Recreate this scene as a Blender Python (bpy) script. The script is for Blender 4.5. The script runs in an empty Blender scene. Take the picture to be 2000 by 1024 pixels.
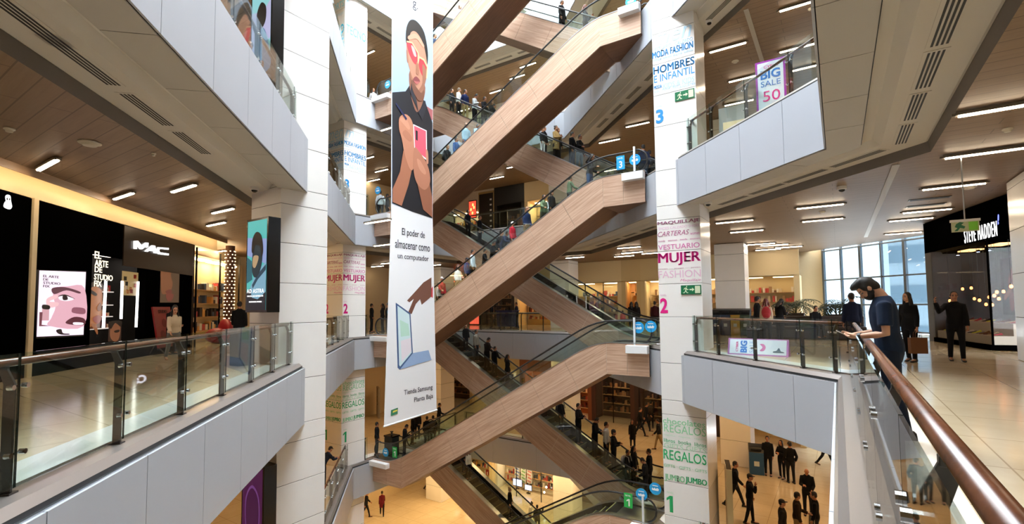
import bpy, bmesh, math, random
from mathutils import Vector, Matrix
random.seed(7)
S = bpy.context.scene
COL = S.collection
# ---------------------------------------------------------------- camera
F_, CX_, CY_ = 956.17, 1000.0, 545.96
YAW, PIT, ROL = -0.58632325, 0.05522171, 0.01012173
EYE = Vector((0, 0, 1.45))
_f = Vector((math.sin(YAW)*math.cos(PIT), math.cos(YAW)*math.cos(PIT), math.sin(PIT)))
_r0 = Vector((math.cos(YAW), -math.sin(YAW), 0)); _d0 = _f.cross(_r0)
_r = math.cos(ROL)*_r0 + math.sin(ROL)*_d0
_d = -math.sin(ROL)*_r0 + math.cos(ROL)*_d0
cam_d = bpy.data.cameras.new('camera'); cam = bpy.data.objects.new('camera', cam_d); COL.objects.link(cam)
cam_d.sensor_width = 36; cam_d.lens = F_*36/2000; cam_d.shift_y = (CY_-512)/2000
cam_d.clip_start = .05; cam_d.clip_end = 400
cam.matrix_world = Matrix(((_r.x, -_d.x, -_f.x, EYE.x), (_r.y, -_d.y, -_f.y, EYE.y), (_r.z, -_d.z, -_f.z, EYE.z), (0, 0, 0, 1)))
S.camera = cam
# ---------------------------------------------------------------- daylight and exposure
S.view_settings.view_transform = 'Standard'; S.view_settings.look = 'None'
S.view_settings.exposure = 0.5; S.view_settings.gamma = 1.0; S.view_settings.use_curve_mapping = False
S.cycles.use_denoising = True
S.cycles.max_bounces = 7; S.cycles.diffuse_bounces = 4; S.cycles.glossy_bounces = 3; S.cycles.transparent_max_bounces = 24
S.cycles.sample_clamp_indirect = 4.0; S.cycles.caustics_reflective = False; S.cycles.caustics_refractive = False
W = bpy.data.worlds.new('overcast_sky'); S.world = W; W.use_nodes = True
_bg = W.node_tree.nodes['Background']; _bg.inputs[0].default_value = (.88, .95, 1.0, 1); _bg.inputs[1].default_value = 21.0

# ---------------------------------------------------------------- pixel -> place helpers (a ray met with a real plane)
def ray(x, y): return _r*((x-CX_)/F_) + _d*((y-CY_)/F_) + _f
def onz(x, y, z): w = ray(x, y); return EYE + w*((z-EYE.z)/w.z)
def onP(x, y, n, c): w = ray(x, y); n = Vector(n); return EYE + w*((c-n.dot(EYE))/n.dot(w))
def onX(x, y, X): return onP(x, y, (1, 0, 0), X)
def onY(x, y, Y): return onP(x, y, (0, 1, 0), Y)
def onD(x, y, c): return onP(x, y, (1, 1, 0), c)
def proj(p):
    q = Vector(p)-EYE; z = q.dot(_f); return (CX_+F_*q.dot(_r)/z, CY_+F_*q.dot(_d)/z)
SQ = math.sqrt(.5)
PI = math.pi
# ---------------------------------------------------------------- materials
MATS = {}
def srgb(c):
    if isinstance(c, str): c = tuple(int(c[i:i+2], 16) for i in (0, 2, 4))
    return tuple((v/255/12.92 if v/255 <= .04045 else ((v/255+.055)/1.055)**2.4) for v in c)
def mat(name, col, rough=.5, metal=0, spec=.5, bump=0, bscale=40, var=0, vscale=6, coat=0):
    if name in MATS: return MATS[name]
    m = bpy.data.materials.new(name); m.use_nodes = True; nt = m.node_tree; b = nt.nodes['Principled BSDF']
    c = srgb(col); b.inputs['Base Color'].default_value = (*c, 1); b.inputs['Roughness'].default_value = rough
    b.inputs['Metallic'].default_value = metal; b.inputs['Specular IOR Level'].default_value = spec
    if coat: b.inputs['Coat Weight'].default_value = coat
    if var or bump:
        tc = nt.nodes.new('ShaderNodeTexCoord'); n = nt.nodes.new('ShaderNodeTexNoise'); n.inputs['Scale'].default_value = vscale if var else bscale
        n.inputs['Detail'].default_value = 4; nt.links.new(tc.outputs['Object'], n.inputs['Vector'])
        if var:
            r = nt.nodes.new('ShaderNodeMapRange'); r.inputs[3].default_value = 1-var; r.inputs[4].default_value = 1+var
            nt.links.new(n.outputs['Fac'], r.inputs[0])
            mx = nt.nodes.new('ShaderNodeVectorMath'); mx.operation = 'SCALE'; mx.inputs[0].default_value = c
            nt.links.new(r.outputs[0], mx.inputs['Scale']); nt.links.new(mx.outputs[0], b.inputs['Base Color'])
        if bump:
            bp = nt.nodes.new('ShaderNodeBump'); bp.inputs['Strength'].default_value = bump; bp.inputs['Distance'].default_value = .01
            nt.links.new(n.outputs['Fac'], bp.inputs['Height']); nt.links.new(bp.outputs[0], b.inputs['Normal'])
    MATS[name] = m; return m
def emit(name, col, s):
    if name in MATS: return MATS[name]
    m = bpy.data.materials.new(name); m.use_nodes = True; nt = m.node_tree; b = nt.nodes['Principled BSDF']
    b.inputs['Base Color'].default_value = (.03, .03, .03, 1); b.inputs['Emission Color'].default_value = (*srgb(col), 1); b.inputs['Emission Strength'].default_value = s
    MATS[name] = m; return m
def glassm(name, tint, refl=1.0):
    m = bpy.data.materials.new(name); m.use_nodes = True; nt = m.node_tree; nt.nodes.clear()
    o = nt.nodes.new('ShaderNodeOutputMaterial'); t = nt.nodes.new('ShaderNodeBsdfTransparent'); g = nt.nodes.new('ShaderNodeBsdfGlossy')
    t.inputs[0].default_value = (*tint, 1); g.inputs['Roughness'].default_value = .02; g.inputs[0].default_value = (refl, refl, refl, 1)
    lw = nt.nodes.new('ShaderNodeLayerWeight'); lw.inputs[0].default_value = .5
    pw = nt.nodes.new('ShaderNodeMath'); pw.operation = 'POWER'; pw.inputs[1].default_value = 5; ma = nt.nodes.new('ShaderNodeMath'); ma.operation = 'MULTIPLY_ADD'; ma.inputs[1].default_value = .92; ma.inputs[2].default_value = .045
    mx = nt.nodes.new('ShaderNodeMixShader'); nt.links.new(lw.outputs['Facing'], pw.inputs[0]); nt.links.new(pw.outputs[0], ma.inputs[0])
    nt.links.new(ma.outputs[0], mx.inputs[0]); nt.links.new(t.outputs[0], mx.inputs[1]); nt.links.new(g.outputs[0], mx.inputs[2]); nt.links.new(mx.outputs[0], o.inputs[0])
    MATS[name] = m; return m
def striped(name, c1, c2, scale, rough, stretch, spec=.5, dist=0.0, rot=(0, 0, 0), planks=None, pcol=None):
    """wood-like grain: noise stretched along one axis; planks=(brick width, row height) adds joints"""
    m = bpy.data.materials.new(name); m.use_nodes = True; nt = m.node_tree; b = nt.nodes['Principled BSDF']; L = nt.links.new
    b.inputs['Roughness'].default_value = rough; b.inputs['Specular IOR Level'].default_value = spec
    tc = nt.nodes.new('ShaderNodeTexCoord'); mp = nt.nodes.new('ShaderNodeMapping'); mp.inputs['Scale'].default_value = stretch
    m0 = nt.nodes.new('ShaderNodeMapping'); m0.inputs['Rotation'].default_value = rot; L(tc.outputs['Object'], m0.inputs[0]); L(m0.outputs[0], mp.inputs[0])
    n = nt.nodes.new('ShaderNodeTexNoise'); n.inputs['Scale'].default_value = scale; n.inputs['Detail'].default_value = 6; n.inputs['Roughness'].default_value = .65
    L(mp.outputs[0], n.inputs['Vector'])
    cr = nt.nodes.new('ShaderNodeValToRGB'); cr.color_ramp.elements[0].position = .3; cr.color_ramp.elements[1].position = .7
    cr.color_ramp.elements[0].color = (*srgb(c1), 1); cr.color_ramp.elements[1].color = (*srgb(c2), 1); L(n.outputs['Fac'], cr.inputs[0])
    out = cr.outputs[0]
    if planks:
        mp2 = nt.nodes.new('ShaderNodeMapping'); mp2.inputs['Rotation'].default_value = planks[2]; L(tc.outputs['Object'], mp2.inputs[0])
        bt = nt.nodes.new('ShaderNodeTexBrick'); bt.inputs['Scale'].default_value = 1; bt.inputs['Brick Width'].default_value = planks[0]; bt.inputs['Row Height'].default_value = planks[1]
        bt.inputs['Mortar Size'].default_value = planks[3]; bt.inputs['Color1'].default_value = (1, 1, 1, 1); bt.inputs['Color2'].default_value = (planks[4],)*3+(1,); bt.inputs['Mortar'].default_value = (*pcol, 1)
        bt.offset = planks[5]; bt.inputs['Mortar Smooth'].default_value = 0
        L(mp2.outputs[0], bt.inputs['Vector'])
        mu = nt.nodes.new('ShaderNodeMix'); mu.data_type = 'RGBA'; mu.blend_type = 'MULTIPLY'; mu.inputs[0].default_value = 1
        L(out, mu.inputs[6]); L(bt.outputs['Color'], mu.inputs[7]); out = mu.outputs[2]
    L(out, b.inputs['Base Color'])
    MATS[name] = m; return m
M_FASC = mat('grey_panel', 'b7bcc5', .38, .15, var=.04, vscale=.7)
M_SOFF = mat('soffit_panel', 'bcb8b0', .55)
M_BEAM = mat('soffit_plaster', 'e2dfd8', .7)
M_DARK = mat('joint_black', '17171a', .6)
M_STONE = mat('white_stone', 'f8f6f3', .22, spec=.5, var=.03, vscale=2)
M_CEIL = striped('ceiling_boards', '80674f', '8e755c', 3, .5, (.3, 6, 1), planks=(2.4, .3, (0, 0, 0), .010, .94, .5), pcol=(.52, .47, .42))
M_FLOOR = striped('polished_floor', 'cfbb9a', 'dac8a9', 1.2, .13, (1, 1, 1), planks=(1.2, 1.2, (0, 0, 0), .008, .96, 0), pcol=(.62, .58, .52))
M_WOOD = striped('walnut_cladding', '9b7862', 'caac95', 2.2, .45, (.35, 1, 9))
M_WOODL = striped('walnut_cladding_up', '9b7862', 'caac95', 2.2, .45, (.35, 1, 9), rot=(0, math.atan(.577), 0))
M_WOODR = striped('walnut_cladding_down', '9b7862', 'caac95', 2.2, .45, (.35, 1, 9), rot=(0, -math.atan(.577), 0))
M_WHITE = mat('white_paint', 'eef0f2', .4)
M_STEEL = mat('brushed_steel', 'b9bcc0', .28, 1)
M_DSTEEL = mat('dark_steel', '4d4a48', .35, .9)
M_BLACK = mat('black_rubber', '0d0d0f', .45)
M_BLK = mat('black_gloss', '08080a', .22)
M_BLKM = mat('matt_black', '030303', .8, spec=.0)
M_STEP = mat('step_metal', '2e2f31', .45, .7)
M_GLASS = glassm('balustrade_glass', (.90, .96, .94))
M_WGLASS = glassm('window_glass', (.95, .98, 1.0), .6)
M_TINT = glassm('tinted_window_glass', (.22, .25, .27), .6)
M_RAIL = striped('copper_brown_rail', '4e2c1a', '6e3f27', 5, .26, (1, 1, 1), spec=.45)
M_WALL = mat('beige_wall', 'c9b693', .5, var=.03)
M_CREAM = mat('cream_plaster', 'e8d9b8', .6)
M_TUBE = emit('tube_glow', (255, 232, 200), 34)
# ---------------------------------------------------------------- mesh builder
class MB:
    def __init__(s): s.v = []; s.f = []; s.m = []
    def quad(s, *p, mi=0):
        i = len(s.v); s.v += [tuple(q) for q in p]; s.f.append(tuple(range(i, i+len(p)))); s.m.append(mi); return s
    def box(s, c, d, R=None, mi=0):
        c = Vector(c); h = Vector(d)/2; i = len(s.v)
        for sx in (-1, 1):
            for sy in (-1, 1):
                for sz in (-1, 1):
                    q = Vector((sx*h.x, sy*h.y, sz*h.z))
                    s.v.append(tuple(c + (R @ q if R else q)))
        for f in ((0, 1, 3, 2), (4, 6, 7, 5), (0, 4, 5, 1), (2, 3, 7, 6), (0, 2, 6, 4), (1, 5, 7, 3)):
            s.f.append(tuple(i+k for k in f)); s.m.append(mi)
        return s
    def prism(s, poly, ext, mi=0):
        n = len(poly); i = len(s.v); e = Vector(ext)
        s.v += [tuple(p) for p in poly] + [tuple(Vector(p)+e) for p in poly]
        s.f.append(tuple(range(i+n-1, i-1, -1))); s.f.append(tuple(range(i+n, i+2*n))); s.m += [mi, mi]
        for k in range(n):
            j = (k+1) % n; s.f.append((i+k, i+j, i+n+j, i+n+k)); s.m.append(mi)
        return s
    def rings(s, rs, mi=0, cap=True):
        n = len(rs[0]); i = len(s.v)
        for r in rs: s.v += [tuple(p) for p in r]
        for a in range(len(rs)-1):
            for k in range(n):
                j = (k+1) % n; s.f.append((i+a*n+k, i+a*n+j, i+(a+1)*n+j, i+(a+1)*n+k)); s.m.append(mi)
        if cap:
            s.f.append(tuple(range(i+n-1, i-1, -1))); e = i+(len(rs)-1)*n; s.f.append(tuple(range(e, e+n))); s.m += [mi, mi]
        return s
    def tube(s, pts, r, n=8, mi=0, r2=None):
        pts = [Vector(p) for p in pts]; rs = []; a = None
        for k, p in enumerate(pts):
            t = (pts[min(k+1, len(pts)-1)]-pts[max(k-1, 0)]).normalized()
            if a is None:
                up = Vector((0, 0, 1)) if abs(t.z) < .9 else Vector((1, 0, 0)); a = t.cross(up).normalized()
            else:
                a = (a-t*a.dot(t)).normalized()      # carry the frame along, no twist
            b = a.cross(t)
            rr = r[k] if isinstance(r, (list, tuple)) else r
            rs.append([p + a*math.cos(2*PI*q/n)*rr + b*math.sin(2*PI*q/n)*(rr if r2 is None else r2) for q in range(n)])
        return s.rings(rs, mi)
    def ell(s, c, rad, R=None, nu=12, nv=8, mi=0):
        c = Vector(c); rs = []
        for a in range(nv+1):
            th = PI*(a/nv) if 0 < a < nv else (.03 if a == 0 else PI-.03)
            ring = []
            for k in range(nu):
                q = Vector((rad[0]*math.sin(th)*math.cos(2*PI*k/nu), rad[1]*math.sin(th)*math.sin(2*PI*k/nu), -rad[2]*math.cos(th)))
                ring.append(c + (R @ q if R else q))
            rs.append(ring)
        return s.rings(rs, mi)
    def lathe(s, prof, c=(0, 0, 0), n=16, mi=0):
        c = Vector(c); return s.rings([[c+Vector((r*math.cos(2*PI*k/n), r*math.sin(2*PI*k/n), z)) for k in range(n)] for r, z in prof], mi)
    def build(s, name, mats, parent=None, smooth=False, bevel=0, loc=None):
        me = bpy.data.meshes.new(name); me.from_pydata(s.v, [], s.f)
        for m in (mats if isinstance(mats, (list, tuple)) else [mats]): me.materials.append(m)
        me.polygons.foreach_set('material_index', s.m)
        if smooth: me.polygons.foreach_set('use_smooth', [True]*len(s.f))
        me.update(); o = bpy.data.objects.new(name, me); COL.objects.link(o)
        if parent: o.parent = parent
        if loc is not None: o.location = loc
        if bevel:
            b = o.modifiers.new('bevel', 'BEVEL'); b.width = bevel; b.segments = 2; b.limit_method = 'ANGLE'
        return o
def tag(o, label, cat, group=None, kind=None):
    o['label'] = label; o['category'] = cat
    if group: o['group'] = group
    if kind: o['kind'] = kind
    return o
def thing(name, label, cat, loc=(0, 0, 0), rz=0, group=None, rot=None):
    o = bpy.data.objects.new(name, None); COL.objects.link(o); o.location = loc; o.rotation_euler = rot or (0, 0, rz); o.empty_display_size = .2
    return tag(o, label, cat, group)
def struct(o): o['kind'] = 'structure'; return o
ORD = ['first', 'second', 'third', 'fourth', 'fifth', 'sixth', 'seventh', 'eighth', 'ninth', 'tenth', 'eleventh', 'twelfth', 'thirteenth', 'fourteenth', 'fifteenth', 'sixteenth', 'seventeenth', 'eighteenth', 'nineteenth', 'twentieth']
def ordinal(i, n): return ORD[i]
# ================================================================ the building shell
H = 6.33
ZS = [-2*H, -H, 0.0, H, 2*H, 3*H+.35, 4*H+.35]  # topmost storey is unseen, added to block sky light outside the atrium opening
# atrium outline: right U edge, right diagonal, back edge, left edge, left diagonal
def outline(d):
    q = math.sqrt(2)*d
    xr, cr, yb, xl, cl = -.09+d, 11.91+q, 24.5+d, -20.3-d, -4.13-q
    return [Vector((xr, cr-xr, 0)), Vector((cr-yb, yb, 0)), Vector((xl, yb, 0)), Vector((xl, cl-xl, 0)), Vector((xr, cl-xr, 0))]
EDGE = ['right_near', 'right_diagonal', 'back', 'left_far', 'left_diagonal']
def edge_pts(k, d=0.0):   # edge k runs from vertex k-1 to k  (0: right near U edge)
    P = outline(d); return P[k-1], P[k]
def ring(mb, d1, z1, d2, z2, mi=0):
    A, B = outline(d1), outline(d2)
    for k in range(5):
        j = (k+1) % 5
        mb.quad(A[k]+Vector((0, 0, z1)), A[j]+Vector((0, 0, z1)), B[j]+Vector((0, 0, z2)), B[k]+Vector((0, 0, z2)), mi=mi)
def strips(mb, k, d1, z1, d2, z2, pitch, gap, start, thick, mi=0):
    """panels along edge k between two offset lines, with open joints"""
    a1, b1 = edge_pts(k, d1); a2, b2 = edge_pts(k, d2)
    a1, b1 = a1+Vector((0, 0, z1)), b1+Vector((0, 0, z1)); a2, b2 = a2+Vector((0, 0, z2)), b2+Vector((0, 0, z2))
    t = (b1-a1).normalized(); Lg = (b1-a1).length
    n = (b1-a1).cross(a2-a1).normalized()*thick
    s = start-pitch
    while s < Lg:
        e = min(s+pitch-gap, Lg) if s+pitch < Lg else Lg
        s0 = max(s, 0)
        if e-s0 > .03:
            def pt(a, b, q, off):
                # clamp ends to the mitre of each line
                p = a1+t*q
                if q <= 0: return a
                if q >= Lg: return b
                d = p-a1; return a1+t*q+off
            w = (a2-a1)-t*((a2-a1).dot(t))
            p = [pt(a1, b1, s0, Vector()), pt(a1, b1, e, Vector()), pt(a2, b2, e, w), pt(a2, b2, s0, w)]
            mb.prism(p, n, mi)
        s += pitch
WALLS = [(4.4, -8), (4.4, 28.0), (-.6, 33.0), (-28.5, 33), (-28.5, 14.7), (-5.8, -8)]
trim_n = [0]
def trim(mb, m, **k):
    trim_n[0] += 1; return struct(mb.build('trim_%d' % trim_n[0], m, **k))
for li, z in enumerate(ZS):
    f = MB()
    if li == 0:
        f.quad(*[(x, y, z) for x, y in WALLS]); struct(f.build('floor_%d' % li, M_FLOOR))
    else:
        # gallery floor
        ring(f, .36, z, 14, z); struct(f.build('floor_%d' % li, M_FLOOR))
        e = MB(); ring(e, .36, z+.004, .82, z+.004); trim(e, mat('white_border_stone', 'ecebe6', .15))
        e = MB(); ring(e, .36, z+.004, .36, z-.02); ring(e, .10, z-.02, .36, z-.02); ring(e, .10, z-.02, .03, z-.10); trim(e, mat('ledge_steel', 'a59d98', .3, .7))
        e = MB(); ring(e, .03, z-.10, .03, z-.15); ring(e, .03, z-.15, .06, z-.15); ring(e, .06, z-.14, .06, z-1.64); ring(e, .06, z-1.63, .62, z-1.63); trim(e, M_DARK)
        e = MB(); ring(e, .0, z-.165, .0, z-.15); ring(e, 0, z-.15, .03, z-.15); trim(e, M_STEEL)
        fa = MB(); so = MB()
        for k in range(5):
            Lk = (edge_pts(k)[1]-edge_pts(k)[0]).length
            st = {0: 1.0, 1: 1.13, 2: .6, 3: .9, 4: 1.2}[k]
            strips(fa, k, 0, z-.165, 0, z-1.66, 1.53, .012, st, .03)
            strips(so, k, .012, z-1.66, .60, z-1.66, 1.53, .015, st, .02)
        trim(fa, M_FASC); trim(so, M_SOFF)
        b = MB(); ring(b, .60, z-1.66, .60, z-1.54); ring(b, .60, z-1.54, .80, z-1.53); ring(b, .80, z-1.53, .95, z-1.66); ring(b, .95, z-1.66, 1.68, z-1.66); ring(b, 1.68, z-1.66, 1.72, z-1.64); trim(b, M_BEAM)
        b = MB(); ring(b, 1.72, z-1.64, 1.76, z-1.86); trim(b, mat('ceiling_drop_face', '5d544b', .6))  # dark vertical face where the ceiling drops below the beam
        c = MB(); ring(c, 1.76, z-1.86, 14, z-1.88); struct(c.build('ceiling_%d' % li, M_CEIL))
    # outer walls of this storey
    top = (ZS[li+1]-1.5) if li < 6 else z+1.2
    n = len(WALLS); names = ['right', 'window', 'back', 'left_far', 'left', 'near']
    for k in range(n):
        a, b2 = WALLS[k], WALLS[(k+1) % n]
        if k == 1 and li in (1, 2, 3): continue
        if k == 0 and li == 2: b2 = (4.4, 17.4)
        w = MB(); w.quad((*a, z), (*b2, z), (*b2, top), (*a, top)); struct(w.build('wall_%s_%d' % (names[k], li), M_WALL))
    if li in (1, 2, 3):
        # tall curtain window on the diagonal
        a = Vector((4.4, 28.0, z)); b2 = Vector((-.6, 33.0, z)); t = (b2-a).normalized(); Lw = (b2-a).length; R = Matrix.Rotation(math.atan2(t.y, t.x), 3, 'Z')
        wd = thing('window_%d' % li, '', 'window'); del wd['label']; del wd['category']; wd['kind'] = 'structure'
        fr = MB(); nb = 6
        for q in range(nb+1): fr.box(a+t*(Lw*q/nb)+Vector((0, 0, 2.35)), (.12 if q % 2 == 0 else .07, .14, 4.7), R)
        for zz in (.05, 1.35, 2.75, 4.4): fr.box(a+t*Lw/2+Vector((0, 0, zz)), (Lw, .1, .07), R)
        fr.build('window_frame', mat('mullion_grey', '6d747b', .4, .5), wd)
        g = MB(); g.box(a+t*Lw/2+Vector((0, 0, 2.35)), (Lw, .012, 4.7), R); g.build('pane', M_TINT, wd)
# ---------------------------------------------------------------- columns of white stone in courses
COURSE = [1.06, 2.13, 3.2, 4.25, 4.71, 5.9]
def column(name, x0, x1, y0, y1, z0, z1, m=M_STONE, courses=None):
    zs = sorted({round(zz+c, 3) for zz in (ZS[:5]+[-3*H]) for c in (courses or COURSE)})
    zs = [z0]+[q for q in zs if z0 < q < z1]+[z1]
    o = MB(); o.box(((x0+x1)/2, (y0+y1)/2, (z0+z1)/2), (x1-x0-.02, y1-y0-.02, z1-z0), mi=1)
    for a, b in zip(zs, zs[1:]): o.box(((x0+x1)/2, (y0+y1)/2, (a+b)/2), (x1-x0, y1-y0, b-a-.012), mi=0)
    return struct(o.build(name, [m, M_DARK], bevel=.006))
column('column_left', -13.58, -12.15, 7.29, 8.72, ZS[0], 21)
column('column_far_left', -21.93, -20.5, 15.62, 17.04, ZS[0], 21)
column('column_right', -4.9, -3.53, 16.1, 17.5, ZS[0], 21)
for z, h in ((ZS[0], 4.45), (ZS[1], 4.45), (0, 4.44), (H, 4.44), (2*H, 4.4)):
    li = ZS.index(z)
    column('column_inner_%d' % li, -5.06, -3.7, 25.9, 27.2, z, z+h, courses=[1.2, 2.6, 3.9])
    column('column_shop_%d' % li, 3.67, 5.1, 15.75, 17.15, z, z+h)
    column('column_back_%d' % li, -15.9, -14.5, 28.5, 29.9, z, z+h)
    column('column_back_far_%d' % li, -25.9, -24.4, 27.2, 28.7, z, z+h)
# ================================================================ escalators
TAN = .577
XL, XR = -20.3, -5.7
def esc_profile(up_right):
    """x of lower kink, x of upper kink, sign"""
    if up_right: return -18.24, -7.33
    return -7.76, -18.67
def step_z(x, zl, up_right):
    lo, hi = esc_profile(up_right)
    q = (x-lo) if up_right else (lo-x)
    run = H/TAN
    return zl+max(0, min(H, TAN*(q-.05)))
def escalator(y0, zl, up_right, label, zrise=H, num=None):
    y1 = y0+1.6; yc = y0+.8; lo, hi = esc_profile(up_right); sg = 1 if up_right else -1
    xl_end = XL if up_right else XR; xh_end = XR if up_right else XL
    k = zrise/H
    t = thing('escalator', label, 'escalator', (lo, yc, zl))
    O = Vector((lo, yc, zl))
    hb, ht = -1.12, .30
    def P(x, z, y): return Vector((x, y, z))-O
    zt = zl+zrise
    mw = M_WOODL if up_right else M_WOODR
    # cladding outline in x,z : bottom then top
    bot = [(xl_end, zl+hb), (lo, zl+hb), (hi, zt+hb), (xh_end, zt+hb)]
    lo2 = lo+sg*.0
    top = [(xl_end, zl+.04)]
    def arc(xa, za, xb, zb, xc, zc, n=6):
        return [((1-q)**2*xa+2*q*(1-q)*xc+q*q*xb, (1-q)**2*za+2*q*(1-q)*zc+q*q*zb) for q in [i/n for i in range(n+1)]]
    slope = sg*TAN*k
    kx = lo-sg*.55; top += arc(kx-sg*.7, zl+.04, kx+sg*.9, zl+.04+.9*TAN*k, kx, zl+.04)
    off = .04+TAN*k*(.55)
    kx2 = lo+sg*(zrise-off+.04)/ (TAN*k) ; kx2 = lo+sg*((zrise+.04-off)/(TAN*k))
    top += arc(kx2-sg*.9, zt+.04-.9*TAN*k, kx2+sg*.7, zt+.04, kx2, zt+.04)
    top += [(xh_end, zt+.04)]
    def topz(x):
        for (xa, za), (xb, zb) in zip(top, top[1:]):
            if min(xa, xb) <= x <= max(xa, xb): return za+(zb-za)*(x-xa)/(xb-xa) if xb != xa else za
        return zl
    def botz(x):
        for (xa, za), (xb, zb) in zip(bot, bot[1:]):
            if min(xa, xb) <= x <= max(xa, xb): return za+(zb-za)*(x-xa)/(xb-xa)
        return zl
    # side boards: split into cladding panels with joints square to the incline
    def band(mb, y, th, xa, xb, za, zb, mi):
        pass
    for y, nm in ((y0, 'side_cladding'), (y1-.06, 'side_cladding')):
        mb = MB()
        segs = []
        # flat lower, incline panels, flat upper
        segs.append(('flat', [(xl_end, zl+hb), (lo, zl+hb)], None))
        # build polygon clipped between joint lines (joints square to the slope)
        nrm = Vector((-sg*TAN*k, 1)).normalized()
        N = 7
        poly_all = bot+top[::-1]
        def clip(poly, a, c, keep):   # keep points with a.p*keep >= c*keep
            out = []
            for i in range(len(poly)):
                p, q = Vector(poly[i]), Vector(poly[(i+1) % len(poly)])
                dp, dq = (a.dot(p)-c)*keep, (a.dot(q)-c)*keep
                if dp >= 0: out.append(tuple(p))
                if dp*dq < 0: out.append(tuple(p+(q-p)*(dp/(dp-dq))))
            return out
        tdir = Vector((sg, TAN*k)).normalized()
        sl, sh = tdir.dot(Vector((lo, zl+hb))), tdir.dot(Vector((hi, zt+hb)))
        ax = Vector((sg, 0))
        g = .012
        fl = clip(poly_all, ax, sg*lo-g/2, -1); fh = clip(poly_all, ax, sg*hi+g/2, 1)
        mid = clip(clip(poly_all, ax, sg*lo+g/2, 1), ax, sg*hi-g/2, -1)
        for pl, mi, xs in ((fl, 0, sg*(lo+xl_end)/2), (fh, 0, sg*(hi+xh_end)/2)):
            a = clip(pl, ax, xs-g/2, -1); b = clip(pl, ax, xs+g/2, 1)
            for q in (a, b):
                if len(q) > 2: mb.prism([P(x, z, y) for x, z in q], (0, .06, 0), mi)
        cuts = [-1e3]+[sl+(sh-sl)*(i+.25)/N for i in range(N)]+[1e3]
        for c0, c1 in zip(cuts, cuts[1:]):
            q = clip(clip(mid, tdir, c0+g/2, 1), tdir, c1-g/2, -1)
            if len(q) > 2: mb.prism([P(x, z, y) for x, z in q], (0, .06, 0), 1)
        # pale backing visible in the joints
        mb.prism([P(x, z, y+.012) for x, z in poly_all], (0, .036, 0), 2)
        mb.build(nm, [M_WOOD, mw, mat('pale_joint', 'd9cdbb', .6)], t)
    u = MB()
    for (xa, za), (xb, zb) in zip(bot, bot[1:]):
        n = max(1, int(abs(xb-xa)/1.8))
        for i in range(n):
            a0, a1 = i/n, (i+1)/n-.006
            pa = (xa+(xb-xa)*a0, za+(zb-za)*a0); pb = (xa+(xb-xa)*a1, za+(zb-za)*a1)
            u.quad(P(pa[0], pa[1]+.01, y0+.06), P(pb[0], pb[1]+.01, y0+.06), P(pb[0], pb[1]+.01, y1-.06), P(pa[0], pa[1]+.01, y1-.06))
        u.quad(P(xa, za+.03, y0+.06), P(xb, zb+.03, y0+.06), P(xb, zb+.03, y1-.06), P(xa, za+.03, y1-.06))
    u.build('underside', striped('walnut_underside_shade', '5b3c2c', '7a553f', 2.2, .5, (.35, 9, 1)) if 'walnut_underside_shade' not in MATS else MATS['walnut_underside_shade'], t)  # same walnut in darker tones, shade beneath the escalator put into the colour
    # steel edge on top of the cladding, skirt, glass, handrail
    for y, s2 in ((y0, 1), (y1, -1)):
        e = MB()
        for (xa, za), (xb, zb) in zip(top, top[1:]):
            e.prism([P(xa, za, y-s2*.01), P(xb, zb, y-s2*.01), P(xb, zb+.035, y-s2*.01), P(xa, za+.035, y-s2*.01)], (0, s2*.26, 0))
        e.build('deck_trim', M_STEEL, t)
        gy = y+s2*.12
        x_a, x_b = xl_end+sg*.45, xh_end-sg*.35
        xs = [x_a+(x_b-x_a)*i/40 for i in range(41)]
        gl = MB(); hl = .80
        def railz(x): return topz(x)+hl
        for xa, xb in zip(xs, xs[1:]):
            gl.prism([P(xa, topz(xa)+.03, gy), P(xb, topz(xb)+.03, gy), P(xb, railz(xb), gy), P(xa, railz(xa), gy)], (0, s2*.012, 0))
        # rounded glass newels
        for xe, s3 in ((x_a, -sg), (x_b, sg)):
            c = topz(xe)+.03+hl/2
            pts = [P(xe+s3*.40*math.sin(PI*i/10), c-hl/2*math.cos(PI*i/10), gy) for i in range(11)]
            gl.prism(pts, (0, s2*.012, 0))
        gl.build('glass_balustrade', M_GLASS, t)
        rl = MB(); path = []
        for i in range(10, -1, -1) if False else range(0, 11):
            path.append((x_a-sg*.43*math.sin(PI*i/10), topz(x_a)+.03+hl/2-(hl/2+.03)*math.cos(PI*i/10)))
        path += [(x, railz(x)+.03) for x in xs]
        for i in range(10, -1, -1):
            path.append((x_b+sg*.43*math.sin(PI*i/10), topz(x_b)+.03+hl/2-(hl/2+.03)*math.cos(PI*i/10)))
        rl.tube([P(x, z, gy+s2*.006) for x, z in path], .035, 8)
        rl.build('handrail', M_BLACK, t, smooth=True)
        sk = MB()
        for x, x2 in zip(xs, xs[1:]):
            sk.prism([P(x, topz(x)-.35, y+s2*.25), P(x2, topz(x2)-.35, y+s2*.25), P(x2, topz(x2)+.03, y+s2*.25), P(x, topz(x)+.03, y+s2*.25)], (0, s2*.01, 0))
        sk.build('skirt', M_DSTEEL, t)
    # steps
    st = MB(); n = int(round(zrise/.2435)); dz = zrise/n; dx = dz/(TAN*k)
    for i in range(n):
        x = lo+sg*(.05+i*dx); z = zl+(i+1)*dz
        if i < n-1 or True:
            c = Vector((x+sg*dx/2, yc, z-.02))-O; st.box(c, (dx-.008, 1.08, .04), mi=0)
            st.box(Vector((x+sg*.012, yc, z-dz/2-.02))-O, (.02, 1.08, dz-.004), mi=0)
            st.box(Vector((x+sg*.02, yc, z+.001))-O, (.04, 1.08, .004), mi=1)
    st.build('steps', [M_STEP, mat('step_nosing', '8d8a55', .5)], t)
    pl = MB()
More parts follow.
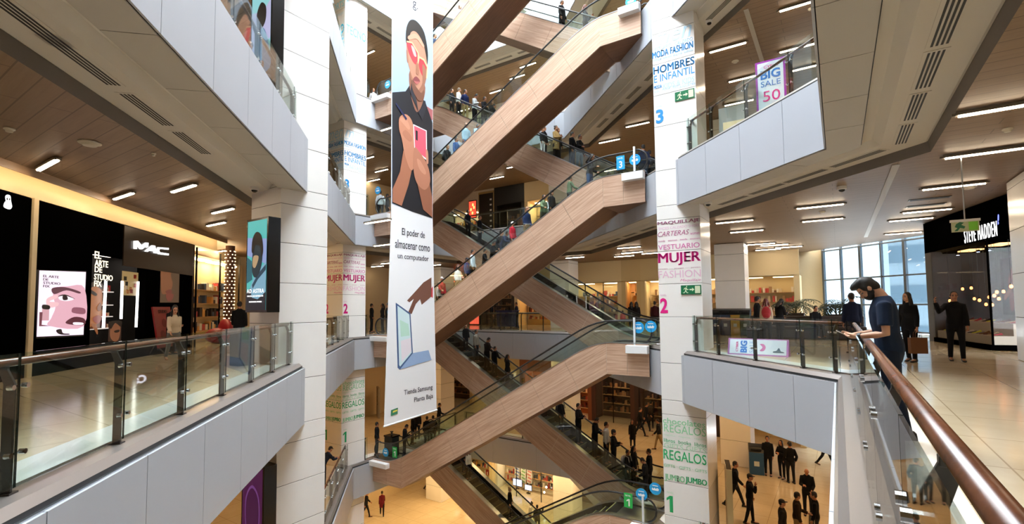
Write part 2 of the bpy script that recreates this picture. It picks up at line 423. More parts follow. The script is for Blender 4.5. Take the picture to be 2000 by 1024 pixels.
    pl.box(Vector(((xl_end+lo)/2+sg*.02, yc, zl-.01))-O, (abs(lo-xl_end)+.06, 1.1, .03)); pl.build('landing_plate', M_STEEL, t)
    xx = lo+sg*zrise/(TAN*k)+sg*.05
    pl = MB(); pl.box(Vector(((xh_end+xx)/2, yc, zt-.01))-O, (abs(xx-xh_end), 1.1, .03)); pl.build('landing_plate', M_STEEL, t)
    # white landing edge covers standing proud of the cladding
    lc = MB(); lc.box(Vector((XR-.39, y0-.12, (zt if up_right else zl)-.15))-O, (.80, .26, .28)); lc.build('landing_edge_cover', M_WHITE, t, bevel=.01)
    lc = MB(); lc.box(Vector((XL+.62, y0-.12, (zl if up_right else zt)-.15))-O, (1.25, .26, .24)); lc.build('landing_edge_cover', M_WHITE, t, bevel=.01)
    return t
LV = ['ground floor', 'first level', 'second level', 'third level', 'fourth level', 'fifth level']
FY, RY = 17.4, 19.75
for i in range(5):
    rise = ZS[i+1]-ZS[i]
    escalator(FY, ZS[i], True, 'near wood-clad escalator rising to the right from %s to %s' % (LV[i], LV[i+1]), rise)
    escalator(RY, ZS[i], False, 'rear wood-clad escalator sloping down to the right from %s to %s' % (LV[i+1], LV[i]), rise)
# ================================================================ balustrades
M_CLAMP = mat('chrome_clamp', 'd5d8da', .12, 1)
def edge_frame(k, off):
    a, b = edge_pts(k, off); t = (b-a).normalized(); n = Vector((-t.y, t.x, 0))
    c = sum(outline(0), Vector())/5
    if n.dot(a-c) < 0: n = -n       # n points away from the atrium (to the gallery)
    return a, b, t, n
def balustrade(k, z, s0, s1, label, pitch=1.51, first=None, group=None, detail=True, rail_m=None, posts=None):
    """s measured along edge k (from its first vertex)"""
    a, b, t, n = edge_frame(k, 0.0)
    base = a+t*s0+Vector((0, 0, z))
    T = thing('glass_balustrade', label, 'railing', base, 0, group)
    Lg = s1-s0; R = Matrix.Rotation(math.atan2(t.y, t.x), 3, 'Z')
    def Q(s, d, h): return t*s+n*d+Vector((0, 0, h))
    ps = []; s = first if first is not None else .12
    while s < Lg-.05: ps.append(s); s += pitch
    if Lg-.1-ps[-1] > .5: ps.append(Lg-.1)
    if posts: ps = posts
    for s in ps:
        p = MB()
        p.prism([Q(s-.012, .255, -.04), Q(s-.012, .335, -.04), Q(s-.012, .335, .86), Q(s-.012, .375, .985), Q(s-.012, .32, .995), Q(s-.012, .255, .86)], t*.024)
        p.box(Q(s, .295, -.02), (.1, .12, .03), R)
        p.prism([Q(s-.02, .315, .975), Q(s-.02, .375, .975), Q(s-.02, .375, 1.005), Q(s-.02, .315, 1.005)], t*.04)
        po = p.build('post', M_DSTEEL, T, bevel=.003 if detail else 0)
        if detail:
            for h in (.30, .84):
                c = MB(); c.tube([Q(s-.09, .25, h), Q(s+.09, .25, h)], .011, 8)
                for q in (-.075, .075):
                    c.tube([Q(s+q, .215, h), Q(s+q, .258, h)], .022, 10)
                c.tube([Q(s, .25, h), Q(s, .27, h)], .012, 8)
                c.build('glass_clamp', M_CLAMP, po, smooth=False)
    ends = [0.0]+[q for q in ps if .1 < q < Lg-.2]+[Lg]
    for x0, x1 in zip(ends, ends[1:]):
        g = MB(); g.box(Q((x0+x1)/2, .235, .57), (x1-x0-.014, .012, 1.08), R); g.f = g.f; gl = g.build('glass_panel', [M_GLASS, mat('green_glass_edge', '1d2b27', .2)], T)
        for f in gl.data.polygons:
            if f.area < .02 and abs(f.normal.z) < .5: f.material_index = 1
    r = MB(); r.tube([Q(0.02, .345, 1.03), Q(Lg-.02, .345, 1.03)], .036, 14); r.build('handrail', rail_m or M_RAIL, T, smooth=True)
    return T
def s_of(k, p):
    a, b, t, n = edge_frame(k, 0); return (Vector((p[0], p[1], 0))-a).dot(t)
# edge 0: right near (from far-behind vertex 4 to vertex 0), edge 1: right diagonal, 2 back, 3 left far, 4 left diagonal
LVN = ['ground floor', 'first level', 'second level', 'third level', 'fourth level', 'fifth level']
for li in range(1, 6):
    z = ZS[li]; nm = LVN[li]; det = li in (2, 3)
    if li <= 4:
        balustrade(4, z, s_of(4, (-12.35, 8.22))+.1 if False else s_of(4, (-20.15, 16.02)), s_of(4, (-13.0, 8.87)), 'glass balustrade on the left gallery behind the left column, %s' % nm, detail=li in (1, 2, 3))
        balustrade(4, z, s_of(4, (-12.05, 7.92)), s_of(4, (-1.5, -2.63)), 'long glass balustrade with copper rail before the left column, %s' % nm, detail=det, first=.31)
    if li <= 4:
        balustrade(1, z, .12, s_of(1, (-4.2, 16.12)), 'glass balustrade on the slanting gallery edge beside the right column, %s' % nm, detail=det, posts=[.17, 1.05, 2.63, 4.20, 5.33])
        balustrade(0, z, s_of(0, (-.09, -2.0)), s_of(0, (-.09, 11.95)), 'glass balustrade with thick copper rail along the right gallery, %s' % nm, detail=det, first=.88)
    balustrade(1, z, s_of(1, (-9.8, 21.7)), s_of(1, (-12.5, 24.4)), 'short glass balustrade beyond the escalator landing, %s' % nm, detail=False)
    balustrade(2, z, .1, s_of(2, (-20.2, 24.5)), 'glass balustrade with dark rail on the back gallery, %s' % nm, detail=False, rail_m=M_DSTEEL)
    balustrade(3, z, s_of(3, (-20.3, 17.2)), s_of(3, (-20.3, 16.3)), 'glass side panel at the left escalator landing, %s' % nm, detail=False) if False else None
    balustrade(3, z, .1, s_of(3, (-20.3, 21.6)), 'glass balustrade between back gallery and left escalators, %s' % nm, detail=False)
    balustrade(3, z, s_of(3, (-20.3, 17.25)), s_of(3, (-20.3, 16.25)), 'short glass panel beside the left escalator landing, %s' % nm, detail=False)
# ================================================================ ceiling lights, placed where each tube hangs
M_TUBEW = emit('tube_glow_warm', (255, 205, 140), 125)  # unseen first-level tubes, glow made stronger to brighten the floor below
M_TUBE0 = emit('tube_glow_ground', (255, 214, 150), 340)  # unseen ground-floor tubes, glow raised further to brighten the lowest floor
def tube_proto(m=None):
    t = thing('ceiling_light', 'x', 'ceiling light')
    h = MB(); h.box((0, 0, .035), (1.28, .12, .05)); h.box((-.66, 0, .03), (.05, .05, .04)); h.box((.66, 0, .03), (.05, .05, .04)); h.build('housing', mat('lamp_housing', '6b6259', .5), t)
    g = MB(); g.prism([(-.60, -.04, .012), (-.60, .04, .012), (-.60, .03, -.012), (-.60, -.03, -.012)], (1.2, 0, 0)); g.build('diffuser', m or M_TUBE, t)
    return t
def copy_tree(o, parent=None):
    c = o.copy(); COL.objects.link(c)
    if parent: c.parent = parent
    for ch in list(o.children): copy_tree(ch, c)
    return c
TUBES = {}
def put_tubes(group, z, pts, sc=1.0):
    """pts: pixel centres of tubes hung under a ceiling at height z"""
    P = [onz(x, y, z-.04) for x, y in pts]
    P += []
    return put_tubes_xyz(group, [(p.x, p.y, z) for p in P])
proto = None; WARM = {}
def put_tubes_xyz(group, P, warm=False):
    global proto
    P = sorted(P, key=lambda p: proj((p[0], p[1], p[2]))[0])
    for i, p in enumerate(P):
        if warm:
            if warm not in WARM: WARM[warm] = tube_proto({1: M_TUBEW, 2: M_TUBE0}[warm]); o = WARM[warm]
            else: o = copy_tree(WARM[warm])
        elif proto is None: proto = tube_proto(); o = proto
        else: o = copy_tree(proto)
        o.location = (p[0], p[1], p[2]-.07)
        o['label'] = '%s linear ceiling light from the left under the %s' % (ORD[i], group); o['group'] = 'linear lights under the '+group
CZ = lambda li: ZS[li]-1.87
put_tubes('right gallery ceiling', CZ(3), [(1924, 297), (1975, 207), (1862, 363), (1810, 411), (1779, 428), (1764, 455), (1601, 402), (1606, 429), (1434, 432), (1458, 451), (1486, 476), (1512, 478), (1500, 487), (1540, 482)])
put_tubes('left gallery ceiling', CZ(3), [(93, 321), (241, 382), (358, 367), (435, 411), (422, 437), (440, 489)])
put_tubes('left gallery ceiling beyond the columns', CZ(3), [(737, 432), (748, 478), (737, 520), (757, 514)])
put_tubes('third-level ceiling by the right column', CZ(4), [(1421, 92), (1455, 152), (1443, 200), (1566, 8), (1560, 92), (1580, 130), (1245, 243), (1190, 275)])
put_tubes('third-level ceiling at the back', CZ(4), [(970, 347), (1005, 325)])
put_tubes('second-level ceiling behind the escalators', CZ(3), [(1228, 483), (1219, 500), (1274, 494)])
put_tubes('third-level ceiling left of the banner', CZ(4), [(745, 333), (730, 352), (760, 250)])
put_tubes('fourth-level ceiling behind the escalators', CZ(5), [(970, 178), (1010, 150), (905, 215), (1120, 120)])
# lamps out of sight that the same grid carries on with
put_tubes_xyz('first-level ceiling', [(x, y, CZ(2)) for x, y in ((-1.8, 20), (-1.8, 24), (1.2, 20), (1.2, 15.5), (-6.5, 24), (-10, 27), (-17, 27.5), (-13, 27.5), (-24, 24), (-24, 19.5), (-16, 7), (-19, 11), (2.5, 24), (-24.5, 15), (-6, 28))], 1)
put_tubes_xyz('ground-floor ceiling', [(x, y, CZ(1)) for x, y in ((-24, 25.5), (-24, 21), (-24, 16.5), (-17, 27.5), (-13, 27.5), (-9, 26), (-5, 23), (-2, 19), (-21.5, 28), (-18, 9.5), (1.5, 15))], 2)
put_tubes_xyz('near end of the right gallery', [(x, y, CZ(3)) for x, y in ((2.5, 6.6), (2.5, 3.4), (2.5, .2))])
put_tubes_xyz('near end of the left gallery', [(x, y, CZ(3)) for x, y in ((-11, -.3), (-8.5, -1.5))])
put_tubes_xyz('back gallery ceiling of the second level', [(x, y, CZ(3)) for x, y in ((-17.5, 27), (-13.3, 27), (-9.5, 26.5), (-23.5, 25.5))])
put_tubes_xyz('upper gallery ceiling', [(x, y, CZ(4)) for x, y in ((-12.5, 3.6), (-15.6, 6.5), (2.2, 6), (2.2, 9), (2.2, 12), (-24, 20), (-24, 24))])
put_tubes_xyz('top gallery ceiling', [(x, y, CZ(5)) for x, y in ((-12.5, 3.6), (-15.6, 6.5), (-2, 18), (2.2, 12), (-24, 20), (-24, 24), (-16.5, 27), (-9, 25))])
# ================================================================ slot vents in the soffit beam
def vent_proto():
    t = thing('air_vent', 'x', 'air vent')
    f = MB(); f.box((0, 0, -.004), (1.36, .27, .008)); f.build('frame', M_BEAM, t)
    for q in (-.075, -.025, .025, .075):
        s = MB(); s.box((0, q, -.009), (1.28, .026, .006)); s.build('slot', M_DARK, t)
    return t
vproto = None; VN = {}
def vent(k, li, s, where):
    global vproto
    a, b, t, n = edge_frame(k, 0)
    if vproto is None: vproto = vent_proto(); o = vproto
    else: o = copy_tree(vproto)
    p = a+t*s+n*1.27; o.location = (p.x, p.y, ZS[li]-1.662); o.rotation_euler = (0, 0, math.atan2(t.y, t.x))
    VN.setdefault(where, []).append(o)
for px, py in ((1818, 138), (1802, 222), (1778, 210), (1774, 210)): pass
vs = {0: [onz(*p, ZS[3]-1.66) for p in ((1855, 38), (1817, 137), (1788, 209), (1767, 262))],
      1: [onz(*p, ZS[3]-1.66) for p in ((1424, 391), (1494, 369), (1570, 344), (1672, 310))],
      4: [onz(*p, ZS[3]-1.66) for p in ((40, 27), (166, 122), (292, 216), (378, 280))]}
nmv = {0: 'soffit over the right gallery rail', 1: 'slanting soffit beside the right column', 4: 'soffit over the left gallery rail'}
for k, ps in vs.items():
    for p in ps: vent(k, 3, s_of(k, p), nmv[k])
for q in range(5): vent(1, 4, s_of(1, (-5.6-q*1.3, 17.5+q*1.3)), 'third-level soffit behind the right column')
for q in range(5): vent(1, 3, s_of(1, (-6.2-q*1.25, 18.1+q*1.25)), 'second-level soffit behind the right column')
for p in ((1392, 15),): vent(1, 4, s_of(1, onz(*p, ZS[4]-1.66)), 'fourth-level soffit above the right column')
for q in range(4): vent(2, 5, 1.5+q*1.75, 'fourth-level soffit at the back')
for q in range(2): vent(3, 4, 5.2+q*1.75, 'third-level soffit over the left landing')
for q in range(2): vent(3, 5, 5.2+q*1.75, 'fourth-level soffit over the left landing')
for where, L in VN.items():
    L.sort(key=lambda o: proj(o.location)[0])
    for i, o in enumerate(L):
        o['label'] = '%s slotted air vent from the left in the %s' % (ORD[i], where); o['group'] = 'air vents in the '+where
# ================================================================ detectors, cameras, loudspeakers in the ceilings
def detector(p, z, label, r=.075):
    q = onz(*p, z-.05); m = MB(); m.lathe([(r, 0), (r, -.018), (r*.72, -.03), (r*.6, -.06), (.001, -.062)], n=20)
    return tag(m.build('smoke_detector', mat('detector_white', 'd8d2c4', .5), None, smooth=False, loc=(q.x, q.y, z)), label, 'smoke detector')
detector((18, 257), CZ(3), 'white smoke detector on the dark left gallery ceiling')
detector((300, 304), CZ(3), 'tiny sprinkler cap on the left ceiling near the soffit', .04)
detector((175, 284), CZ(3), 'round flush loudspeaker grille in the left gallery ceiling', .17)
detector((1968, 257), CZ(3), 'white smoke detector on the right ceiling between two long lights')
detector((1606, 416), CZ(3), 'smoke detector between two lights on the right ceiling', .09)
detector((1583, 20), CZ(4), 'white smoke detector on the upper right ceiling at the slab end')
detector((1436, 122), CZ(4), 'flush round speaker in the upper right ceiling', .13)
detector((1893, 369), CZ(3), 'round white ceiling disc above the hanging exit sign', .16)
def dome_cam(p, z, label):
    q = onz(*p, z-.06); t = thing('dome_camera', label, 'security camera', (q.x, q.y, z))
    m = MB(); m.lathe([(.11, 0), (.11, -.07), (.09, -.085), (.001, -.09)], n=20); m.build('housing', M_WHITE, t)
    m = MB(); m.ell((0, 0, -.085), (.075, .075, .06), nu=16); m.build('dome', M_BLK, t, smooth=True)
dome_cam((1644, 369), CZ(3), 'white dome camera on the right ceiling below the soffit beam')
dome_cam((497, 370), ZS[3]-1.66, 'small dome camera in the left soffit next to the column')
dome_cam((1385, 44), ZS[4]-1.66, 'small black camera in the soffit right of the upper right column')
dome_cam((1383, 398), ZS[3]-1.66, 'small dome camera in the soffit right of the right column')
# ================================================================ flat pictures and lettering on real surfaces
def smooth_poly(pts, n=4):
    out = []; m = len(pts)
    for i in range(m):
        p0, p1, p2, p3 = (Vector(pts[(i+k-1) % m]) for k in range(4))
        for q in range(n):
            t = q/n; out.append(.5*((2*p1)+(p2-p0)*t+(2*p0-5*p1+4*p2-p3)*t*t+(3*p1-p0-3*p2+p3)*t**3))
    return out
class Face:
    """a flat surface: origin, direction to the right, up, and outward normal"""
    def __init__(s, o, xd, up=(0, 0, 1)):
        s.o = Vector(o); s.x = Vector(xd).normalized(); s.u = Vector(up).normalized(); s.n = s.x.cross(s.u)
    def px(s, x, y):
        w = onP(x, y, s.n, s.n.dot(s.o)); d = w-s.o; return (d.dot(s.x), d.dot(s.u))
    def at(s, a, b, d=0): return s.o+s.x*a+s.u*b+s.n*d
def shape(F, pts, d, m, name, parent, smooth=True, th=.003, n=4):
    if smooth: pts = smooth_poly([Vector((p[0], p[1])) for p in pts], n)
    mb = MB(); mb.prism([F.at(p[0], p[1], d)-F.o for p in pts], F.n*th); return mb.build(name, m, parent)
def lettering(F, text, box, d, m, name, parent, bold=0.0, shear=0, th=.006, spacing=1.0):
    """text fitted into box (x0, x1, z_top, z_bottom) on face F, parent at F.o"""
    double = bold if 'M' in text else 0
    cu = bpy.data.curves.new('t', 'FONT'); cu.body = text; cu.offset = 0 if double else bold; cu.shear = shear; cu.extrude = .01; cu.space_character = spacing; cu.resolution_u = 3
    ob = bpy.data.objects.new('t', cu); COL.objects.link(ob)
    dg = bpy.context.evaluated_depsgraph_get(); me = bpy.data.meshes.new_from_object(ob.evaluated_get(dg))
    bpy.data.objects.remove(ob); bpy.data.curves.remove(cu)
    xs = [v.co.x for v in me.vertices]; ys = [v.co.y for v in me.vertices]
    x0, x1, y0, y1 = min(xs), max(xs), min(ys), max(ys); X0, X1, ZT, ZB = box
    for v in me.vertices:
        a = X0+(v.co.x-x0)/(x1-x0)*(X1-X0); b = ZB+(v.co.y-y0)/(y1-y0)*(ZT-ZB)
        v.co = F.at(a, b, d+(th if v.co.z > 0 else 0))-F.o
    if double:      # heavier strokes for words whose outline cannot be widened
        q = bmesh.new(); q.from_mesh(me); g = bmesh.ops.duplicate(q, geom=q.verts[:]+q.edges[:]+q.faces[:]); k = (ZT-ZB)*.035
        for v in q.verts: v.co -= F.x*k
        for v in g['geom']:
            if isinstance(v, bmesh.types.BMVert): v.co += F.x*2*k
        q.to_mesh(me); q.free()
    me.name = name; me.materials.clear(); me.materials.append(m)
    o = bpy.data.objects.new(name, me); COL.objects.link(o); o.parent = parent
    return o
def pxbox(F, tl, tr, yb):
    a = F.px(*tl); b = F.px(*tr); c = F.px(tl[0], yb); return (a[0], b[0], a[1], c[1])
C_ = lambda n, c, r=.5: mat('ink_'+n, c, r)
# ---------------------------------------------------------------- lettering on the columns
RC = Face((-4.9, 16.1-.004, 0), (1, 0, 0))
blue, lblue, pblue = C_('blue', '1f86c7'), C_('light_blue', '9fd0ec'), C_('pale_blue', 'b9dbf0')
pink, lpink, ppink = C_('magenta', 'd6127f'), C_('rose', 'd77fb4'), C_('pale_rose', 'ecc4dc')
dpink = C_('plum', 'b05a86')
green, lgreen, pgreen = C_('green', '1fa463'), C_('light_green', '8fd0a2'), C_('pale_green', 'c4e4cb')
cyan, lcyan = C_('cyan', '4cc3e6'), C_('light_cyan', 'a9e0f0')
TXT = {3: [('men', (1276, 70), (1351, 50), 92, pblue, 0, .3), ('VESTUARIO · CALZADO', (1274.3, 95.2), (1352.8, 76.8), 102, lblue, 0, 0), ('MODA FASHION', (1274.3, 103.1), (1353.4, 85.6), 115.7, blue, .01, 0),
           ('BEBE BEBE BEBE BEBE', (1275.7, 117.2), (1353.4, 99.6), 121, pblue, 0, 0), ('HOMBRES', (1276.3, 131.8), (1355.7, 111.9), 146.5, blue, .006, 0), ('E INFANTIL', (1277.2, 148.8), (1356.3, 130.4), 162.9, blue, .006, 0),
           ('MODA', (1277.2, 168.5), (1292.4, 165.8), 175, blue, .01, 0), ('KIDS & KIDS', (1294.8, 164), (1356.3, 152.4), 174.3, pblue, .02, 0), ('BEBE · MODA · KIDS', (1277.2, 178), (1325, 169), 182.5, pblue, 0, 0), ('JUGUETES', (1327, 168), (1357.7, 162.7), 173.5, lblue, 0, 0)],
       2: [('MAQUILLAJE', (1284.5, 434.2), (1366.5, 425.4), 442.1, dpink, .01, 0), ('SHOES CALZADO SHOES', (1286, 445), (1366.5, 440.6), 449.6, ppink, 0, 0), ('CARTERAS', (1284.5, 453.8), (1346, 450.9), 463.2, dpink, 0, .3), ('women', (1348, 455), (1366, 454), 459, lpink, 0, 0),
           ('moda   women   moda   women', (1286, 469.9), (1366.5, 466.4), 473.4, lpink, 0, 0), ('VESTUARIO', (1285.4, 479.3), (1366.5, 474.3), 489, lpink, .01, 0), ('MUJER', (1286, 495.7), (1367.4, 491.9), 520.3, pink, .006, 0),
           ('joven — joven — joven', (1286, 525), (1368, 522.7), 527.6, dpink, 0, 0), ('FASHION', (1286, 530), (1368.6, 528), 544, ppink, .0, 0), ('Maquillaje', (1328.5, 545.5), (1368.6, 544), 551.5, lpink, 0, .3)],
       1: [('chocolates', (1294.5, 815.2), (1377.3, 823.5), 826.4, lgreen, .006, 0), ('REGALOS', (1296.6, 827.6), (1378.5, 835), 843, lgreen, 0, 0), ('regalos · regalos · regalos', (1296.6, 847), (1379, 853), 851, pgreen, 0, 0),
           ('libros  books  libros', (1296.6, 856), (1379.3, 862), 863, green, 0, 0), ('GIFTS GIFTS', (1296.6, 864.5), (1379.3, 871), 874, pgreen, .01, 0), ('REGALOS', (1295.7, 877), (1379.3, 887.6), 896, green, .006, 0),
           ('GIFTS · GIFTS · GIFTS', (1296.6, 905.4), (1380.5, 916.6), 911, lgreen, 0, 0), ('JUMBO', (1298.6, 924.9), (1337, 931), 940, lgreen, .006, 0), ('JUMBO', (1338.8, 931), (1380.5, 938.5), 945.5, green, .006, 0)]}
NUM = {3: ('3', (1280.7, 215.3), (1295.6, 213.9), 242.6, blue), 2: ('2', (1289, 582.7), (1304, 582.7), 612, pink), 1: ('1', (1302.8, 967.5), (1314, 968.4), 999.3, green)}
COLN = {3: 'blue', 2: 'pink', 1: 'green'}
TW = {3: 'HOMBRES E INFANTIL', 2: 'MUJER', 1: 'REGALOS'}
def col_text(F, k, where, width=1.37, side=False):
    t = thing('column_lettering', '%s %s lettering on the %s' % (COLN[k], TW[k], where), 'lettering', F.o)
    for tx, tl, tr, yb, m, bo, sh in TXT[k]:
        b = pxbox(RC, tl, tr, yb); b = (b[0]/1.37*width, b[1]/1.37*width, b[2], b[3])
        lettering(F, tx, b, 0, m, 'lettering', t, bo, sh, th=.003)
    tx, tl, tr, yb, m = NUM[k]; b = pxbox(RC, tl, tr, yb)
    n = thing('level_number', '%s number %s on the %s' % (COLN[k], tx, where), 'number', F.o)
    if tx == '1':
        w1, h1 = b[1]-b[0], b[2]-b[3]; shape(F, [(b[0]+w1*.42, b[3]), (b[1], b[3]), (b[1], b[2]), (b[0]+w1*.5, b[2]), (b[0]-w1*.1, b[2]-h1*.17), (b[0]-w1*.1, b[2]-h1*.33), (b[0]+w1*.42, b[2]-h1*.2)], 0, m, 'numeral', n, False, .003)
    else: lettering(F, tx, b, 0, m, 'numeral', n, .03, th=.003)
    lettering(F, 'NIVEL', (b[0], b[0]+.22, b[2]+.13, b[2]+.07), 0, {3: pblue, 2: ppink, 1: pgreen}[k], 'lettering', n, 0, th=.003)
    return t
for k in (3, 2, 1):
    col_text(RC, k, 'white front of the right column')
    col_text(Face((-20.5+.004, 15.64, 0), (0, 1, 0)), k, 'bright face of the far left column', 1.38)
    col_text(Face((-21.9, 15.62-.004, 0), (1, 0, 0)), k, 'shaded face of the far left column', 1.38)
FL = Face((-20.5+.004, 15.64, 0), (0, 1, 0)); FS = Face((-21.9, 15.62-.004, 0), (1, 0, 0))
for F, w in ((FL, 'bright'), (FS, 'shaded')):
    t = thing('column_lettering', 'pale cyan TECNO Y DEPORTES lettering on the %s face of the far left column' % w, 'lettering', F.o)
    for tx, b, m, bo in (('SPORTS', (.05, 1.32, 17.35, 17.0), lcyan, .02), ('hombre mujer', (.05, 1.3, 16.8, 16.55), C_('ice', 'd8eff6'), 0), ('TECNO', (.05, 1.32, 16.1, 15.6), cyan, .03), ('Y DEPORTES', (.05, 1.32, 15.5, 15.2), lcyan, .01)):
        lettering(F, tx, b, 0, m, 'lettering', t, bo, th=.003)
    n = thing('level_number', 'pale cyan number 4 on the %s face of the far left column' % w, 'number', F.o); lettering(F, '4', (.22, .42, 14.35, 13.85), 0, lcyan, 'numeral', n, .03, th=.003)
# exit signs on the right column
M_EXIT = mat('exit_green', '0d6b43', .4); M_EXW = mat('exit_white', 'dfe8c9', .4)
def exit_sign(F, box, label):
    x0, x1, zt, zb = box; h = zt-zb; w = x1-x0
    t = thing('exit_sign', label, 'sign', F.at(x0, zb)); F = Face(F.at(x0, zb), F.x)
    m = MB(); m.box(F.at(w/2, h/2, .012)-F.o, (w, .02, h)) if abs(F.x.x) > .9 else m.box(F.at(w/2, h/2, .012)-F.o, (.02, w, h)); m.build('sign_panel', M_EXIT, t)
    shape(F, [(w*.70, h*.1), (w*.95, h*.1), (w*.95, h*.9), (w*.70, h*.9)], .023, M_EXW, 'doorway', t, False)
    shape(F, [(w*.43, h*.45), (w*.56, h*.45), (w*.56, h*.32), (w*.67, h*.52), (w*.56, h*.72), (w*.56, h*.58), (w*.43, h*.58)], .023, M_EXW, 'arrow', t, False)
    a = lambda L: [(w*(.08+x*.30), h*z) for x, z in L]
    r = MB()
    for pl in (a([(.42, .36), (.62, .38), (.75, .72), (.55, .76)]), a([(.45, .36), (.62, .40), (.78, .22), (.95, .22), (.95, .14), (.72, .13)]), a([(.42, .36), (.55, .34), (.30, .12), (.05, .14), (.05, .2), (.25, .22)]), a([(.56, .74), (.3, .70), (.18, .52), (.25, .48), (.38, .6), (.6, .64)]), a([(.7, .70), (.82, .56), (1, .58), (1, .5), (.78, .46), (.62, .62)]), a([(.62, .80), (.76, .78), (.80, .92), (.66, .94)])):
        r.prism([F.at(p[0], p[1], .023)-F.o for p in pl], F.n*.003)
    r.build('running_figure', M_EXW, t)
exit_sign(RC, pxbox(RC, (1318.2, 181.6), (1356.3, 172.9), 199.2), 'green running man exit sign above the blue number 3')
exit_sign(RC, pxbox(RC, (1330, 557.8), (1369.5, 556.7), 575.4), 'green running man exit sign above the pink number 2')
# ---------------------------------------------------------------- the tall hanging banner
XB = -14.0
BF = Face(onX(765, 420, XB), (0, 1, 0))
ban = thing('hanging_banner', 'very tall white advertising banner hanging in front of the escalators', 'banner', BF.o)
def bp(pts): return [BF.px(*p) for p in pts]
za = lambda L: bp([(750+x*.4198, y*.42) for x, y in L])
zb = lambda L: bp([(740+x*.4096, 420+y*.4102) for x, y in L])
shape(BF, bp([(766, -110), (846, -60), (845, 424), (852.8, 800), (750, 834), (764, 420)]), -.012, mat('banner_cloth', 'eceef2', .55), 'cloth', ban, False, .012)
mb = MB(); a, b = BF.px(749, 834), BF.px(853.5, 801); mb.tube([BF.at(*a)-BF.o, BF.at(*b)-BF.o], .035, 10); mb.build('bottom_bar', mat('banner_hem', 'd8dade', .5), ban)
for q, (nm, pts, col, sm) in enumerate([
    ('photo_background', [(38, -8), (228, 138), (224, 1018), (36, 948)], '9db1c6', False), ('photo_background', [(175, 480), (226, 512), (226, 560), (200, 545)], '9c5a5c', False),
    ('shirt', [(38, 430), (100, 425), (125, 388), (160, 450), (190, 470), (225, 570), (223, 1015), (130, 985), (38, 945)], '17181f', False),
    ('neck', [(120, 330), (188, 390), (182, 470), (152, 522), (124, 440)], '8a5e4c', True), ('face', [(104, 200), (112, 150), (150, 145), (185, 195), (199, 280), (200, 340), (187, 400), (166, 432), (142, 402), (122, 335), (106, 265)], 'b07f68', True),
    ('hair', [(101, 190), (104, 130), (122, 94), (152, 100), (186, 150), (203, 240), (201, 300), (194, 255), (180, 198), (150, 150), (124, 152), (112, 205)], '15110f', True),
    ('ear', [(103, 235), (110, 240), (113, 290), (106, 285)], '9a6a55', True),
    ('lens', [(105, 193), (128, 200), (156, 245), (156, 298), (136, 290), (113, 240)], 'c23a44', True), ('lens', [(161, 268), (185, 280), (200, 312), (196, 362), (176, 350), (162, 310)], 'c23a44', True),
    ('lens_glint', [(125, 212), (140, 225), (150, 262), (138, 258)], 'f0a2a2', True), ('cheek_shade', [(178, 300), (197, 330), (198, 352), (186, 402), (168, 430), (160, 420), (178, 385)], '8f624e', True), ('brow_shade', [(112, 168), (150, 160), (184, 208), (180, 220), (150, 182), (116, 186)], 'c08f77', True), ('jaw_shade', [(122, 338), (132, 365), (146, 402), (164, 428), (158, 434), (140, 408), (124, 372)], '94664f', True), ('glasses_frame', [(103, 190), (130, 196), (158, 243), (162, 262), (186, 276), (203, 312), (199, 368), (194, 364), (198, 314), (183, 283), (164, 271), (158, 302), (155, 300), (155, 248), (128, 202), (105, 197)], 'd9b48a', False), ('nose', [(150, 290), (158, 300), (162, 345), (148, 340)], '95654f', True), ('lips', [(133, 372), (148, 356), (166, 378), (150, 392)], '7a3c3e', True), ('lower_lip', [(136, 376), (150, 380), (164, 381), (150, 393)], 'a85f5c', True), ('collar', [(126, 388), (150, 470), (158, 520), (140, 480), (120, 430)], '24262f', False), ('collar', [(190, 468), (176, 500), (158, 524), (176, 560), (196, 500)], '22242d', False), ('neck_shade', [(128, 372), (150, 408), (172, 434), (184, 420), (182, 460), (160, 470), (132, 420)], '6f4838', True),
    ('forearm', [(88, 700), (132, 770), (112, 860), (80, 958), (38, 940), (38, 880), (72, 800)], 'a0684f', False), ('forearm', [(150, 840), (205, 830), (222, 920), (223, 1012), (180, 975)], '8e5a44', False),
    ('hand', [(70, 548), (98, 532), (126, 560), (136, 620), (137, 770), (119, 788), (95, 722), (80, 645), (68, 600)], 'b57c62', True), ('finger', [(72, 556), (96, 548), (118, 590), (112, 604), (90, 580)], 'c28a70', True), ('finger', [(84, 620), (100, 606), (128, 640), (122, 660), (100, 645)], 'a86f57', True),
    ('phone', [(133, 578), (196, 608), (198, 748), (139, 704)], 'eceaea', False), ('phone_back', [(137, 585), (192, 611), (194, 738), (142, 698)], 'd8576a', False), ('phone_camera', [(144, 606), (154, 611), (154, 656), (145, 651)], '1a1a1f', False),
    ('hand', [(138, 690), (160, 705), (200, 770), (212, 845), (187, 884), (150, 852), (134, 785)], 'ab735b', True), ('finger', [(150, 740), (168, 752), (192, 800), (184, 812), (160, 785)], 'bd866d', True), ('finger', [(192, 700), (201, 706), (203, 760), (194, 755)], 'bd866d', True),
    ('stylus', [(49, 482), (54, 480), (104, 552), (100, 560)], '1c2350', False)]):
    shape(BF, za(pts), .001+q*.0012, C_('pic_'+col, col), nm, ban, sm, .002)
